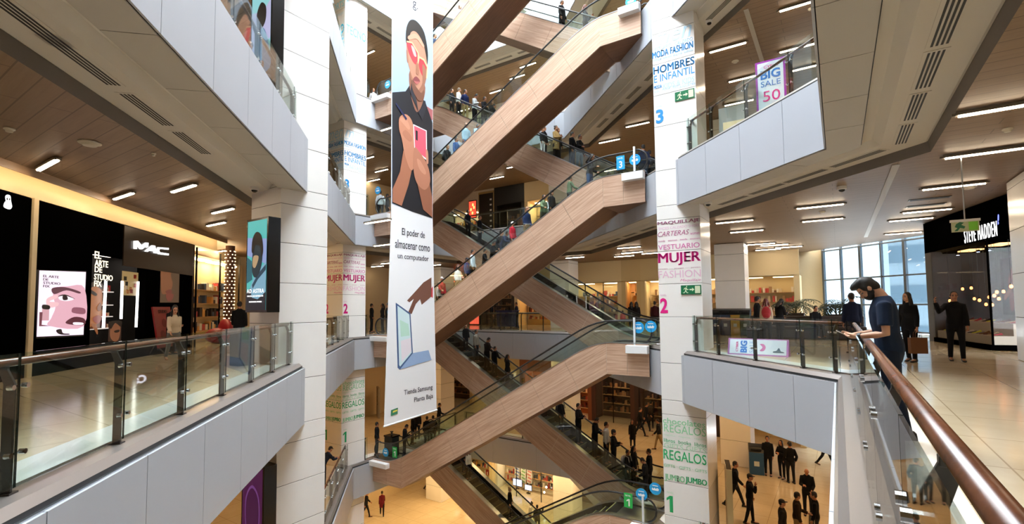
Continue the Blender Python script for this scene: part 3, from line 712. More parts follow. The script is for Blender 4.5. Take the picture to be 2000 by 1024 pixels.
for q, (nm, pts, col, sm) in enumerate([
    ('hand', [(134, 408), (178, 360), (212, 322), (250, 298), (251, 388), (204, 428), (196, 402), (176, 424), (156, 472), (138, 468), (166, 400), (146, 416)], '6b4334', False),
    ('tablet_frame', [(80, 418), (150, 468), (162, 660), (100, 738), (89, 728)], '3f5a86', False), ('tablet_screen', [(88, 432), (145, 474), (156, 656), (101, 722), (96, 715)], 'cfe5ea', False), ('screen_picture', [(104, 600), (152, 585), (154, 650), (108, 700)], 'e6dfe8', False), ('screen_picture', [(100, 500), (140, 520), (146, 575), (104, 580)], 'b6dccd', False),
    ('keyboard_cover', [(100, 736), (162, 658), (236, 644), (250, 690)], '8fa9cf', False), ('cuff', [(250, 350), (256, 340), (256, 395), (248, 390)], 'b8323a', False), ('corner_logo', [(57, 930), (90, 918), (88, 947), (56, 958)], '2c7a5a', False), ('corner_logo', [(66, 934), (88, 926), (87, 934), (65, 943)], 'd9d25a', False)]):
    shape(BF, zb(pts), .002+q*.0012, C_('pic_'+col, col), nm, ban, sm, .002)
ink = C_('navy', '23283a')
for tx, tl, tr, yb, bo in (('El poder de', (785, 445.4), (829.5, 461), 463, .005), ('almacenar como', (771.5, 467), (839.5, 487.5), 484, .005), ('un computador', (776.8, 493.8), (837, 507), 508, .005), ('Tienda Samsung', (789, 762.5), (844.5, 748), 775, .005), ('Planta Baja', (808.8, 777), (845.5, 768), 789, .005)):
    lettering(BF, tx, pxbox(BF, tl, tr, yb), .004, ink, 'lettering', ban, bo, th=.003)
lettering(BF, 'g.', pxbox(BF, (806, 0), (816, 4), 18), .004, ink, 'lettering', ban, 0, th=.003)
# ---------------------------------------------------------------- advertising screens on the left column
def screen_on_column(z, label, colours, tx=None, tall=2.35):
    y = 6.93; F = Face((-13.05, y, z), (1, 0, 0)); w = .92
    t = thing('advertising_screen', label, 'screen', F.o)
    m = MB(); m.box(F.at(w/2, tall/2, -.16)-F.o, (w+.12, .34, tall+.12)); m.build('casing', M_BLK, t, bevel=.01)
    m = MB(); m.box((w/2, .345, tall/2), (.5, .03, .5)); m.build('wall_bracket', M_DSTEEL, t)
    for q, (nm, pts, col, s) in enumerate(colours):
        shape(F, [(a*w, b*tall) for a, b in pts], .012+q*.002, emit('scr_'+col, col, s*.7), nm, t, nm in ('face', 'hair', 'head', 'shoulders', 'ring', 'disc'), .002)
    if tx:
        for q, (s, b) in enumerate(tx): lettering(F, s, (b[0]*w, b[1]*w, b[2]*tall, b[3]*tall), .04, emit('scr_white', 'ffffff', 1.0), 'lettering', t, .0, spacing=1.15)
R4 = [(0, 0), (1, 0), (1, 1), (0, 1)]
astro = [('picture', R4, '4fb9b4', 1.0), ('picture', [(0, .62), (1, .5), (1, .78), (0, .82)], '8f9fd0', 1.0), ('picture', [(0, 0), (1, 0), (1, .33), (.6, .2), (.3, .27), (0, .2)], '131b2c', .5), ('picture', [(0, .3), (.3, .34), (.25, .55), (0, .6)], '2a6a78', .8),
         ('collar', [(.2, .25), (.45, .40), (1, .53), (1, .2), (.6, .12), (.3, .14)], '7fb0c8', .9), ('collar', [(.3, .28), (.6, .40), (1, .50), (1, .44), (.6, .34), (.34, .24)], '284d62', .7), ('face', [(.3, .42), (.3, .62), (.42, .78), (.7, .78), (.82, .6), (.72, .44), (.5, .36)], '1c3a46', .6), ('face', [(.32, .5), (.36, .6), (.6, .6), (.6, .55), (.45, .47)], 'c8a77e', .8),
         ('hair', [(.26, .66), (.3, .8), (.5, .87), (.76, .82), (.86, .66), (.78, .58), (.7, .7), (.45, .72), (.36, .64)], '0a0f14', .3)]
screen_on_column(1.42, 'tall lit screen with blue-green film poster on the left column', astro, [('AD ASTRA', (.08, .95, .235, .19)), ('HACIA LAS ESTRELLAS', (.1, .92, .165, .148)), ('PROXIMAMENTE SEPTIEMBRE', (.2, .85, .10, .085))])
screen_on_column(1.42+H, 'tall lit screen with pale poster on the left column, third level', [('picture', R4, '8fd0d4', 1.0), ('picture', [(0, .2), (1, .35), (1, .8), (.6, .7), (0, .75)], 'b9b7dc', 1.0), ('head', [(.3, .55), (.28, .72), (.5, .82), (.75, .74), (.74, .58), (.5, .5)], '141a24', .4), ('shoulders', [(.1, 0), (.2, .3), (.45, .5), (.7, .48), (.95, .25), (1, 0)], '4f7fae', .8)])
screen_on_column(-H+1.42, 'tall lit screen with dark purple poster on the left column, first level', [('picture', R4, '4a1646', .8), ('ring', [(.15, .45), (.2, .68), (.5, .8), (.82, .7), (.88, .45), (.7, .2), (.35, .18)], '6d3d78', .9), ('disc', [(.19, .45), (.24, .66), (.5, .77), (.79, .68), (.84, .45), (.68, .22), (.37, .21)], '431440', .8)])
# ================================================================ shops
M_GOODS = {}
def goods_mesh(mb, x0, x1, z, y, rnd, hmax=.28, n=None, dens=1.0):
    x = x0
    while x < x1-.06:
        w = rnd.uniform(.07, .22); h = rnd.uniform(.1, hmax)
        if rnd.random() < dens: mb.box((x+w/2, y, z+h/2), (w*.86, rnd.uniform(.12, .2), h), mi=rnd.randrange(5))
        x += w
GOODS = {'warm': ['8c2f22', 'c96f3a', '5a2b1e', 'd9b48a', '3a2a22'], 'mixed': ['b33a3a', 'e6e0d4', '3b4a63', 'd9a05a', '2a2426'], 'pale': ['d8c6a8', 'efe7da', 'a98763', '7d5a3e', 'c9504a'], 'dark': ['3a2620', '5a3a28', '8c5a3a', '20181a', 'a87a52']}
SHOPN = [0]
def shop(li, xa, xb, style, label, glow=6.0, back='e6cfa0', frame='cfbf9f', goods='warm', sign=None, doorh=3.0, mull=0, front=31.0, depth=1.9):
    z = ZS[li]; w = xb-xa; rnd = random.Random(SHOPN[0]*13+5); SHOPN[0] += 1
    t = thing('shop_unit', label, 'shop', (xa, front, z)); D = depth
    m_f = mat('shopfront_'+frame, frame, .45); m_b = mat('shopback_'+back, back, .6)
    top = (ZS[li+1]-1.88-z) if li < 5 else 4.4
    b = MB(); b.box((w/2, .15, (doorh+top)/2), (w, .3, top-doorh)); b.build('bulkhead', m_f, t)
    for x in (.14, w-.14):
        b = MB(); b.box((x, .15, doorh/2), (.28, .3, doorh)); b.build('pier', m_f, t)
    b = MB(); b.box((w/2, D-.02, doorh/2), (w, .04, doorh)); b.build('back_wall', m_b, t)
    b = MB(); b.box((.02, D/2, doorh/2), (.03, D-.3, doorh)); b.box((w-.02, D/2, doorh/2), (.03, D-.3, doorh)); b.box((w/2, D/2, doorh+.02), (w, D, .03)); b.build('lining', m_b, t)
    if glow:
        n = max(1, int(w/1.6))
        for i in range(n):
            b = MB(); b.box((w*(i+.5)/n, D*.55, doorh-.02), (min(1.1, w/n*.7), .35, .03)); b.build('light_panel', emit('shop_light_%g' % glow, (255, 226, 178), glow), t)
    for q, zz in enumerate((.45, 1.0, 1.55, 2.1)):
        b = MB(); b.box((w/2, D-.25, zz), (w-.4, .4, .03)); b.build('shelf', mat('shelf_wood', 'b08a5c', .5), t)
        g = MB(); goods_mesh(g, .3, w-.3, zz+.016, D-.25, rnd, .4, dens=.85)
        go = g.build('shelf_goods', [mat('goods_%s%d' % (goods, i), c, .5) for i, c in enumerate(GOODS[goods])], None, loc=t.location)
        tag(go, 'goods on the %s shelf of the %s' % (['lowest', 'second', 'third', 'top'][q], label.split(' shop')[0]+' shop'), 'shop goods', kind='stuff')
    for i in range(mull):
        b = MB(); b.box((w*(i+1)/(mull+1), .12, doorh/2), (.05, .05, doorh)); b.build('mullion', M_BLK, t)
    if mull:
        b = MB(); b.box((w/2, .12, doorh/2), (w-.56, .012, doorh-.02)); b.build('shop_window', M_WGLASS, t)
    if sign:
        F = Face((xa, front-.02, z), (1, 0, 0)); tx, a0, a1, zt, zb_, col, bo = sign
        lettering(F, tx, (a0*w, a1*w, zt, zb_), 0, emit('sign_'+col, col, 3.0), 'sign_lettering', t, bo, th=.05)
        for o in t.children:
            if o.name.startswith('sign_lettering'): o.location = Vector((0, -.03, 0))
    return t
def X31(px, py): return onY(px, py, 31.0).x
def fill(li, items):
    for it in items: shop(li, *it[:4], **it[4])
fill(2, [(-28.3, -24.2, 0, 'dark red-fronted shop at the far left of the back gallery', dict(glow=3, back='5a2b22', frame='2a1c18', goods='warm', sign=('SPORT', .2, .8, 3.9, 3.5, 'ff6040', .02))),
         (-24.2, -20.4, 0, 'dark shop with a red window poster at the back', dict(glow=1.5, back='3c2a24', frame='2c2320', goods='dark', mull=1)),
         (-20.4, -15.9, 0, 'bright warm open shop behind the blue cart', dict(glow=14, back='f0c98a', frame='d8c49a', goods='warm')),
         (-15.9, -11.9, 0, 'bright pale shop to the right of the blue cart', dict(glow=10, back='f0d9a8', frame='d8c49a', goods='mixed', mull=2)),
         (-11.9, -10.6, 0, 'narrow shop window with round lamps behind the escalator', dict(glow=10, back='d8a868', frame='c9b386', goods='warm')),
         (-10.6, -5.0, 0, 'cream homeware shop with framed pictures', dict(glow=14, back='f3dfb4', frame='cdb98e', goods='pale', mull=1)),
         (-5.0, -1.7, 0, 'plain beige shopfront behind the inner column', dict(glow=4, back='e2cfa2', frame='d2bf97', goods='pale'))])
fill(3, [(-28.3, -22.2, 0, 'white-walled third-level shop at the far left of the back', dict(glow=8, back='efe6d6', frame='ded5c6', goods='mixed')),
         (-22.2, -19.4, 0, 'black-fronted third-level shop with a red picture', dict(glow=0, back='141214', frame='0e0d0e', goods='dark')),
         (-19.4, -13.6, 0, 'bright cream third-level shop with wide opening', dict(glow=20, back='f7e2b6', frame='dcc79c', goods='warm')),
         (-13.6, -5.0, 0, 'pale third-level shop behind the rear escalator', dict(glow=8, back='ecdcb8', frame='d2bf97', goods='pale'))])
fill(1, [(-28.3, -24.5, 0, 'dim first-level shop at the left of the back', dict(glow=2, back='6b5640', frame='b9a27a', goods='dark')),
         (-24.5, -20.0, 0, 'pale first-level shop behind the rear landing', dict(glow=7, back='dcc9a0', frame='cdbb93', goods='mixed')),
         (-20.0, -14.2, 0, 'orange first-level cafe shop with white script sign', dict(glow=8, back='b4622c', frame='7d4526', goods='warm', sign=('Cassis', .48, .72, 3.85, 3.35, 'f4f0ff', .03))),
         (-14.2, -11.2, 0, 'dark brown first-level shop with glowing shelves', dict(glow=5, back='3a2119', frame='41231a', goods='dark', mull=1)),
         (-11.2, -6.0, 0, 'dark first-level shop with reddish window', dict(glow=3, back='4a2a1f', frame='2a1712', goods='dark', mull=2)),
         (-6.0, -1.7, 0, 'beige first-level shopfront behind the recycling bin', dict(glow=3, back='cdb88e', frame='cbb78e', goods='pale'))])
fill(0, [(-28.3, -22.6, 0, 'cream ground-floor shop behind the far pillar', dict(glow=5, back='dcc79a', frame='cdb98e', goods='mixed')),
         (-22.6, -16.2, 0, 'bright white ground-floor shop with monitors', dict(glow=16, back='f6f0e2', frame='d9caa8', goods='mixed', mull=2)),
         (-16.2, -11.0, 0, 'dim brown ground-floor shop with hanging globes', dict(glow=3, back='8a745a', frame='a08a68', goods='dark', mull=1)),
         (-11.0, -1.7, 0, 'beige ground-floor shopfront right of the globes', dict(glow=3, back='cdb88e', frame='cbb78e', goods='pale'))])
fill(4, [(-28.3, -18.0, 0, 'white fourth-level shop at the left of the back', dict(glow=8, back='e9e2d4', frame='d6cdbd', goods='mixed')), (-18.0, -5.0, 0, 'grey fourth-level shop with coloured goods', dict(glow=8, back='cfc8bb', frame='b8b0a4', goods='mixed'))])
# framed pictures in the homeware shop, red picture in the black one
def flat_picture(F, box, th, fm, pm, name, label, cat='picture'):
    x0, x1, zt, zb_ = box; t = thing(name, label, cat, F.at(x0, zb_)); F2 = Face(F.at(x0, zb_), F.x, F.u); w, h = x1-x0, zt-zb_
    shape(F2, [(0, 0), (w, 0), (w, h), (0, h)], 0, fm, 'frame', t, False, th); shape(F2, [(.05*w, .05*h), (.95*w, .05*h), (.95*w, .95*h), (.05*w, .95*h)], th, pm, 'picture', t, False, .004)
    return t, F2, w, h
SB = Face((-20, 32.84, 0), (1, 0, 0))
for q, (tl, tr, yb, c) in enumerate([((1207, 549), (1217, 549), 568, 'e8d6b0'), ((1232, 554), (1241, 554), 572, 'd9a878'), ((1245, 554), (1254, 554), 571, 'caa27a')]):
    flat_picture(SB, pxbox(SB, tl, tr, yb), .03, M_BLK, C_('art%d' % q, c), 'framed_picture', ['dark framed cream picture on the homeware shop wall, nearest its door', 'small dark framed orange picture on the homeware shop wall', 'brown framed picture beside the white shelf in the homeware shop'][q])
F31 = Face((-28, 30.98, 0), (1, 0, 0))
t, F2, w, h = flat_picture(F31, pxbox(F31, (916, 393), (931, 391), 428), .05, M_BLK, emit('red_lightbox', 'e0402c', 1.6), 'lightbox', 'red glowing light box in the black third-level shopfront', 'light box')
for q, (a, b) in enumerate([(.3, .5), (.55, .75), (.5, .3), (.7, .6)]): shape(F2, [(a*w-.06, b*h-.1), (a*w+.06, b*h-.1), (a*w+.08, b*h+.08), (a*w-.05, b*h+.1)], .056+q*.002, emit('amber_spot', 'ffb060', 2), 'picture_detail', t)
t, F2, w, h = flat_picture(F31, pxbox(F31, (935, 377), (965, 374), 456), .04, mat('gold_frame', 'b59a6a', .4, .5), mat('black_board', '0c0c0d', .4), 'directory_board', 'black directory board with gold edge and white icons, third level', 'board')
for q in range(6): shape(F2, [(.74*w, (.12+q*.13)*h), (.86*w, (.12+q*.13)*h), (.86*w, (.16+q*.13)*h), (.74*w, (.16+q*.13)*h)], .046, M_WHITE, 'icon', t, False)
t, F2, w, h = flat_picture(F31, pxbox(F31, (917, 614), (937, 614), 634), .04, M_BLK, emit('red_poster_glow', 'd8503a', 1.2), 'poster', 'red glowing poster at the foot of the dark shop window', 'poster')
# ---------------------------------------------------------------- left gallery: black cosmetics shop
LS = Face((-14.9+.0, 3.15, 0), (-1, 1, 0))        # plane x+y=-11.75
MC = Face(LS.px and LS.o, LS.x)
def lp(p): return LS.px(*p)
xs0, xs1 = lp((66, 600))[0], lp((374, 600))[0]
MACT = thing('cosmetics_shop', 'black cosmetics shopfront with lit white sign on the left gallery', 'shop', LS.o)
def lbox(a0, a1, z0, z1, d0, d1, m, name, par, bevel=0):
    mb = MB(); mb.prism([LS.at(a, b, d0)-LS.o for a, b in ((a0, z0), (a1, z0), (a1, z1), (a0, z1))], LS.n*(d1-d0)); return mb.build(name, m, par, bevel=bevel, loc=None if par else LS.o)
o1a, o1b = lp((177, 600))[0], lp((283, 600))[0]; o2a, o2b = lp((309, 600))[0], lp((356, 600))[0]
ztop = 3.95
lbox(xs0, o1a, 0, ztop, -.25, 0, M_BLKM, 'facade', MACT); lbox(o1a, o1b, 2.98, ztop, -.25, 0, M_BLKM, 'facade', MACT); lbox(o1b, o2a, 0, ztop, -.25, 0, M_BLKM, 'facade', MACT)
lbox(o2a, o2b, 3.0, ztop, -.25, 0, M_BLKM, 'facade', MACT); lbox(o2b, xs1, 0, ztop, -.25, 0, M_BLKM, 'facade', MACT); lbox(o1a, o1b, 0, .45, -.25, 0, M_BLKM, 'facade', MACT); lbox(o2a, o2b, 0, .1, -.25, 0, M_BLKM, 'facade', MACT)
lbox(lp((258, 500))[0]-.5, xs1, 2.75, ztop-.02, 0, .03, mat('bronze_fascia', '2e2419', .3, .6), 'sign_board', MACT)
lbox(xs0, xs1, 0, 3.2, -1.22, -1.2, mat('shop_dark_back', '0b0909', .8), 'back_wall', MACT)
lbox(xs0, xs1, 3.2, 3.24, -1.2, -.25, M_BLK, 'shop_ceiling', MACT)
lbox(o1a+.2, o1b-.1, 3.1, 3.14, -1.0, -.5, emit('cosmetic_light', (255, 240, 225), 3), 'light_panel', MACT); lbox(o2a+.1, o2b-.1, 3.1, 3.14, -.9, -.5, emit('cosmetic_light', (255, 240, 225), 3), 'light_panel', MACT)
# sign letters
def mac(pts, nm): shape(LS, [lp(p) for p in pts], .035, emit('sign_white', 'ffffff', 1.6), nm, MACT, False, .04)
mac([(258, 486), (258, 471), (264.5, 470.5), (272, 480), (281, 474), (285, 474.5), (285, 478), (273, 487), (270, 487), (262, 477.5), (262, 486.5)], 'sign_letter')
mac([(279, 491), (293, 479.5), (298, 480), (302, 495), (297.5, 494.6), (296.5, 491), (286, 490), (284, 492)], 'sign_letter')
mac([(325, 484.5), (325, 488), (308, 486), (306, 489.5), (308, 493), (325, 495.5), (325, 499), (306, 496.5), (301.5, 490), (305, 483)], 'sign_letter')
mac([(281.5, 481), (284.5, 479), (285, 482), (282, 484)], 'sign_dot')
# lit poster screen in the facade
t = thing('advertising_screen', 'bright pink lit screen with close-up of a made-up face, left shopfront', 'screen', LS.o)
def lshape(pts, col, s, nm, d, par, sm=True): shape(LS, [lp(p) for p in pts], d, emit('scr_'+col, col, s) if s else C_('mac_'+col, col), nm, par, sm, .003)
Z3 = lambda L: [(60+x*.2344, 460+y*.2344) for x, y in L]
lshape(Z3([(40, 285), (462, 297), (440, 840), (42, 860)]), '101012', 0, 'bezel', .004, t, False)
lshape(Z3([(68, 292), (455, 305), (435, 828), (45, 845)]), 'f3dcf0', .95, 'picture', .010, t, False)
for q, (nm, L, c) in enumerate([('face', [(195, 440), (300, 425), (443, 440), (437, 755), (150, 755), (165, 690), (200, 600), (180, 500)], 'd9a6b4'), ('brow', [(172, 440), (280, 432), (400, 468), (395, 485), (290, 458), (190, 490)], '5a3440'), ('eye_white', [(225, 515), (280, 500), (350, 530), (300, 548), (240, 540)], 'f4e6ee'),
                                ('iris', [(258, 505), (290, 505), (298, 535), (262, 538)], '2a1822'), ('lash', [(215, 510), (275, 492), (360, 530), (280, 503)], '1c0f16'), ('nostril', [(330, 630), (350, 600), (437, 610), (437, 655), (350, 648)], '8a5262'), ('lips', [(278, 725), (350, 680), (435, 695), (435, 745), (330, 745)], '50202e'), ('teeth', [(345, 725), (420, 728), (420, 745), (350, 745)], 'f4e6ee'),
                                ('hand', [(118, 530), (200, 495), (208, 520), (140, 550), (215, 560), (205, 590), (130, 600)], 'e6b8bd'), ('bottle', [(80, 600), (138, 605), (135, 710), (75, 710)], 'c99aa2'), ('bottle_cap', [(83, 578), (138, 585), (138, 615), (82, 612)], '1a1418'), ('shadow', [(55, 640), (80, 640), (72, 745), (150, 755), (52, 758)], '6a3a44'), ('brush', [(195, 790), (235, 782), (250, 815), (300, 820), (300, 828), (240, 828), (205, 815)], '2a1a24')]):
    lshape(Z3(L), c, .85 if c > '3' else .4, nm, .014+q*.0025, t, nm not in ('bottle', 'shadow'))
for q, (s, y) in enumerate([('EL ARTE', 338), ('DE', 366), ('STUDIO', 394), ('FIX', 422)]):
    a = lp(Z3([(82, y)])[0]); lettering(LS, s, (a[0], a[0]+[.5, .16, .55, .2][q], a[1]+.028, a[1]-.028), .05, emit('scr_1a1418', '1a1418', .2), 'lettering', t, 0)
# window posters and light tubes
t = thing('window_poster', 'bronze portrait poster under the words of an advert in the black shop window', 'poster', LS.o)
for q, (nm, L, c) in enumerate([('poster_ground', [(510, 430), (660, 400), (640, 770), (500, 790)], '5a2f1c'), ('face', [(520, 430), (600, 420), (655, 470), (650, 600), (640, 700), (600, 745), (520, 735)], 'b06a3a'), ('hair', [(516, 425), (600, 385), (660, 410), (655, 450), (600, 425), (525, 450)], '2a130c'), ('eye', [(555, 450), (610, 485), (600, 505), (560, 480)], '1a0c08'), ('nose', [(610, 600), (640, 560), (645, 620), (620, 630)], '7d4324'), ('lips', [(575, 690), (620, 665), (648, 690), (620, 735), (590, 722)], '8f3a34'), ('neck', [(560, 742), (600, 740), (615, 800), (610, 825), (590, 790)], '9a5a32')]):
    lshape(Z3(L), c, .55, nm, -.18+q*.003, t, nm != 'poster_ground')
for q, (s, tl, tr, yb) in enumerate([('EL', (530, 130), (585, 125), 190), ('ARTE', (530, 200), (642, 200), 255), ('DE', (530, 258), (592, 256), 305), ('STUDIO', (525, 318), (680, 322), 368), ('FIX', (525, 375), (588, 370), 425)]):
    a, b, c = Z3([tl, tr, (tl[0], yb)]); lettering(LS, s, pxbox(LS, a, b, c[1]), .01, emit('letters_cream', 'f6e7c4', 1.6), 'lettering', t, .012, th=.006)
t = thing('window_poster', 'tall bronze portrait poster on the right window of the black shop', 'poster', LS.o)
for q, (nm, L, c) in enumerate([('poster_ground', [(1085, 210), (1240, 235), (1232, 560), (1075, 560)], '6b5038'), ('face', [(1090, 215), (1180, 225), (1165, 330), (1180, 400), (1160, 470), (1120, 490), (1085, 460)], 'a4653f'), ('eye', [(1100, 275), (1125, 262), (1150, 290), (1120, 305)], '24120c'), ('lips', [(1120, 465), (1160, 450), (1175, 475), (1140, 490)], '8a3f38'), ('lips', [(1125, 490), (1185, 490), (1170, 540), (1135, 545)], '9a4a3e')]):
    lshape(Z3(L), c, .35, nm, .004+q*.003, t, nm != 'poster_ground')
t = thing('window_poster', 'small portrait poster low in the black shop window', 'poster', LS.o)
for q, (nm, L, c) in enumerate([('poster_ground', [(690, 720), (795, 710), (790, 880), (685, 885)], '3a2018'), ('face', [(715, 730), (780, 730), (775, 850), (740, 885), (700, 840)], '9a5c3a'), ('eye', [(735, 795), (775, 785), (770, 805), (740, 810)], '1a0c08'), ('hair', [(700, 720), (790, 712), (785, 760), (740, 730), (705, 780)], '140a08')]):
    lshape(Z3(L), c, .4, nm, -.12+q*.003, t, nm != 'poster_ground')
for q, (L, la) in enumerate([([(513, 380), (497, 790)], 'lit white vertical tube at the left edge of the cosmetics window'), ([(660, 380), (640, 770)], 'lit white vertical tube right of the bronze poster'), ([(795, 380), (785, 695)], 'lit white vertical tube in the middle of the cosmetics window'), ([(925, 385), (908, 765)], 'lit white vertical tube at the right edge of the cosmetics window')]):
    a, b = [LS.px(*p) for p in Z3(L)]; m = MB(); m.tube([LS.at(*a, -.10), LS.at(b[0], b[1], -.10)], .035, 8); tag(m.build('light_tube', emit('tube_white', 'fff6f0', 3), None), la, 'light')
t = thing('display_shelf', 'lit shelf rack of cosmetics in the middle of the black shop window', 'shelf', LS.at(lp((235, 600))[0], 0, -.9)); rnd = random.Random(3)
for q, zz in enumerate((.9, 1.25, 1.6, 2.0)):
    a = lp((216, 600))[0]; b = lp((275, 600))[0]; m = MB(); m.prism([LS.at(x, zz, d)-t.location for x, d in ((a, -1.1), (b, -1.1), (b, -.75), (a, -.75))], (0, 0, .03)); m.build('shelf_board', emit('shelf_lit', 'fff0e4', .5), t)
    g = MB()
    x = a
    while x < b-.1:
        w = rnd.uniform(.05, .12); h = rnd.uniform(.06, .2); g.prism([LS.at(xx, zz+.03, dd) for xx, dd in ((x, -1.0), (x+w*.8, -1.0), (x+w*.8, -.82), (x, -.82))], (0, 0, h), rnd.randrange(4)); x += w
    tag(g.build('cosmetics', [C_('cos%d' % i, c) for i, c in enumerate(('c23a3a', '1a1416', 'd8b090', '6b2a2a'))], None), 'rows of small cosmetics on the %s lit shelf board' % ['lowest', 'second', 'third', 'top'][q], 'shop goods', kind='stuff')
a0, a1 = lp((248, 600))[0], lp((278, 600))[0]
t = thing('product_poster', 'colourful product poster between the light tubes of the cosmetics window', 'poster', LS.o)
lbox(a0, a1, 1.9, 2.62, -.16, -.14, emit('scr_b0905a', 'b0905a', .5), 'poster_ground', t)
for q in range(9):
    u, v = rnd.uniform(a0+.1, a1-.1), rnd.uniform(2.0, 2.5); lbox(u-.07, u+.07, v-.06, v+.06, -.138+q*.002, -.13+q*.002, C_('blob%d' % (q % 4), ('a03028', 'e8d8c0', '2a2a20', 'c88a50')[q % 4]), 'poster_detail', t)
# cream bulkhead over the shops, pilaster, neighbour black shop with small white emblem
B0, B1 = lp((0, 400))[0]-6, lp((425, 470))[0]
trim_m = lbox(B0, B1, 3.97, 4.46, -1.2, -.02, M_CREAM, 'bulkhead', None); trim_m.name = 'trim_bulkhead'; struct(trim_m)
cv = thing('cove_light', 'warm cove light running along the cream bulkhead over the left shops', 'light', LS.at(B0, 4.46))
m = MB(); m.prism([LS.at(a, b, d)-cv.location for a, b, d in ((B0, 4.41, .30), (B1, 4.41, .30), (B1, 4.44, .30), (B0, 4.44, .30))], LS.n*.05); m.build('lamp_strip', emit('cove_warm', (255, 218, 160), 14), cv)
m = MB(); m.prism([LS.at(a, b, d)-cv.location for a, b, d in ((B0, 4.30, .37), (B1, 4.30, .37), (B1, 4.46, .37), (B0, 4.46, .37))], LS.n*.02); m.build('cove_lip', mat('cove_lip', '85684c', .5), cv)
pil = lbox(lp((55, 600))[0], lp((66, 600))[0]-.02, 0, 3.97, -.4, .03, M_CREAM, 'trim_pilaster', None); struct(pil)
pil = lbox(xs1+.02, xs1+.30, 0, 3.97, -1.2, -.05, M_BLK, 'trim_pilaster', None); struct(pil)
t = thing('shop_unit', 'plain black shopfront with a small white emblem at the left edge', 'shop', LS.o); lbox(lp((0, 600))[0]-5.5, lp((55, 600))[0]-.03, 0, 3.95, -.4, 0, M_BLKM, 'facade', t)
shape(LS, [lp(p) for p in ((9, 384), (13, 380.5), (19, 383), (20, 392), (22, 404), (17, 409), (6, 404), (8, 395), (10, 393))], .01, emit('sign_white', 'ffffff', 1.6), 'emblem', t)
shape(LS, [lp(p) for p in ((11, 388), (13, 386), (14, 390), (12, 391))], .014, M_BLK, 'emblem_eye', t); shape(LS, [lp(p) for p in ((16, 388), (18, 387), (18, 391), (16, 391))], .014, M_BLK, 'emblem_eye', t)
# open shop beyond: bright interior
t = thing('open_shop', 'bright open shop beyond the black cosmetics shop', 'shop', LS.at(xs1+.35, 0))
def part(a0, a1, z0, z1, d0, d1, m, name): 
    mb = MB(); mb.prism([LS.at(a, b, d0)-t.location for a, b in ((a0, z0), (a1, z0), (a1, z1), (a0, z1))], LS.n*(d1-d0)); return mb.build(name, m, t)
XA = xs1+.35; XE = XA+9
part(XA, XE, 0, 3.9, -1.24, -1.2, mat('shop_warm_back', 'ecd3a0', .6), 'back_wall')
for q in range(4): part(XA+.3+q*1.6, XA+1.5+q*1.6, 3.6, 3.64, -1.0, -.6, emit('shop_light_14', (255, 226, 178), 14), 'light_panel')
for q in range(3): part(XA+.05+q*2.4, XA+.10+q*2.4, 0, 3.9, -.06, -.0, M_BLK, 'mullion')
for q, zz in enumerate((.5, 1.1, 1.7, 2.3)):
    part(XA+.2, XE-3, zz, zz+.03, -1.2, -.85, mat('shelf_wood', 'b08a5c', .5), 'shelf'); g = MB(); x = XA+.25
    while x < XE-3.2:
        w = rnd.uniform(.12, .35); h = rnd.uniform(.15, .42)
        if rnd.random() < .85: g.prism([LS.at(xx, zz+.032, dd) for xx, dd in ((x, -1.12), (x+w*.85, -1.12), (x+w*.85, -.9), (x, -.9))], (0, 0, h), rnd.randrange(5))
        x += w
    tag(g.build('shelf_goods', [mat('goods_mixed%d' % i, c, .5) for i, c in enumerate(GOODS['mixed'])], None), 'red and pale goods on the %s shelf of the bright open left shop' % ['lowest', 'second', 'third', 'top'][q], 'shop goods', kind='stuff')
# pillar wrapped in small lights
P = onz(446, 668, 0); t = thing('light_wrapped_pillar', 'round pillar wrapped in rows of tiny warm lights, left gallery', 'pillar', (P.x, P.y, 0))
m = MB(); m.lathe([(.19, 0), (.19, 4.3)], n=20); m.build('shaft', mat('pillar_brown', '4a2a1a', .5), t)
m = MB()
for i in range(24):
    for k in range(7):
        a = 2*PI*(k+.5*(i % 2))/7; m.box((.2*math.cos(a), .2*math.sin(a), .6+i*.15), (.035, .035, .04))
bl = m.build('fairy_lights', emit('fairy', (255, 225, 175), 3), t); bl['kind'] = 'stuff'
# ================================================================ shoe shop on the right
XS = 3.45
SA, SRZ = Vector((3.77, 20.05, 0)), math.atan2(.2215, .975); SRM = Matrix.Rotation(SRZ, 3, 'Z')
SM = thing('shoe_shop', 'dark shoe shop with glowing white name sign and hanging bulbs', 'shop', SA, SRZ)
SN = SRM @ Vector((-1, 0, 0))
def shp(d, s, z): return SA+SRM @ Vector((d, s, z))      # depth behind the glass, distance along it
def onS(px, py, d): return onP(px, py, SN, SN.dot(shp(d, 0, 0)))
def sb(x0, x1, y0, y1, z0, z1, m, name, par=SM, bevel=0):
    mb = MB(); mb.box(((x0+x1)/2, (y0+y1)/2, (z0+z1)/2), (x1-x0, y1-y0, z1-z0)); return mb.build(name, m, par, bevel=bevel)
M_BROWN = striped('rusty_timber', '160a06', '351a0e', 2, .5, (1, 1, .25))
M_SGLASS = glassm('shop_glass', (.9, .9, .9), .1)
E_ = 4.25
sb(0, .5, -3.2, E_, 3.3, 4.44, M_BLKM, 'bulkhead'); sb(3.0, 3.1, -2.4, E_+3, 0, 4.4, M_BROWN, 'back_wall'); sb(.2, 3.0, E_-.1, E_, 0, 3.3, M_BROWN, 'side_wall'); sb(.5, 3.0, -2.4, E_, 3.25, 3.3, M_BLKM, 'shop_ceiling')
sb(0, .3, E_-.55, E_, 0, 3.3, M_BROWN, 'timber_pier')
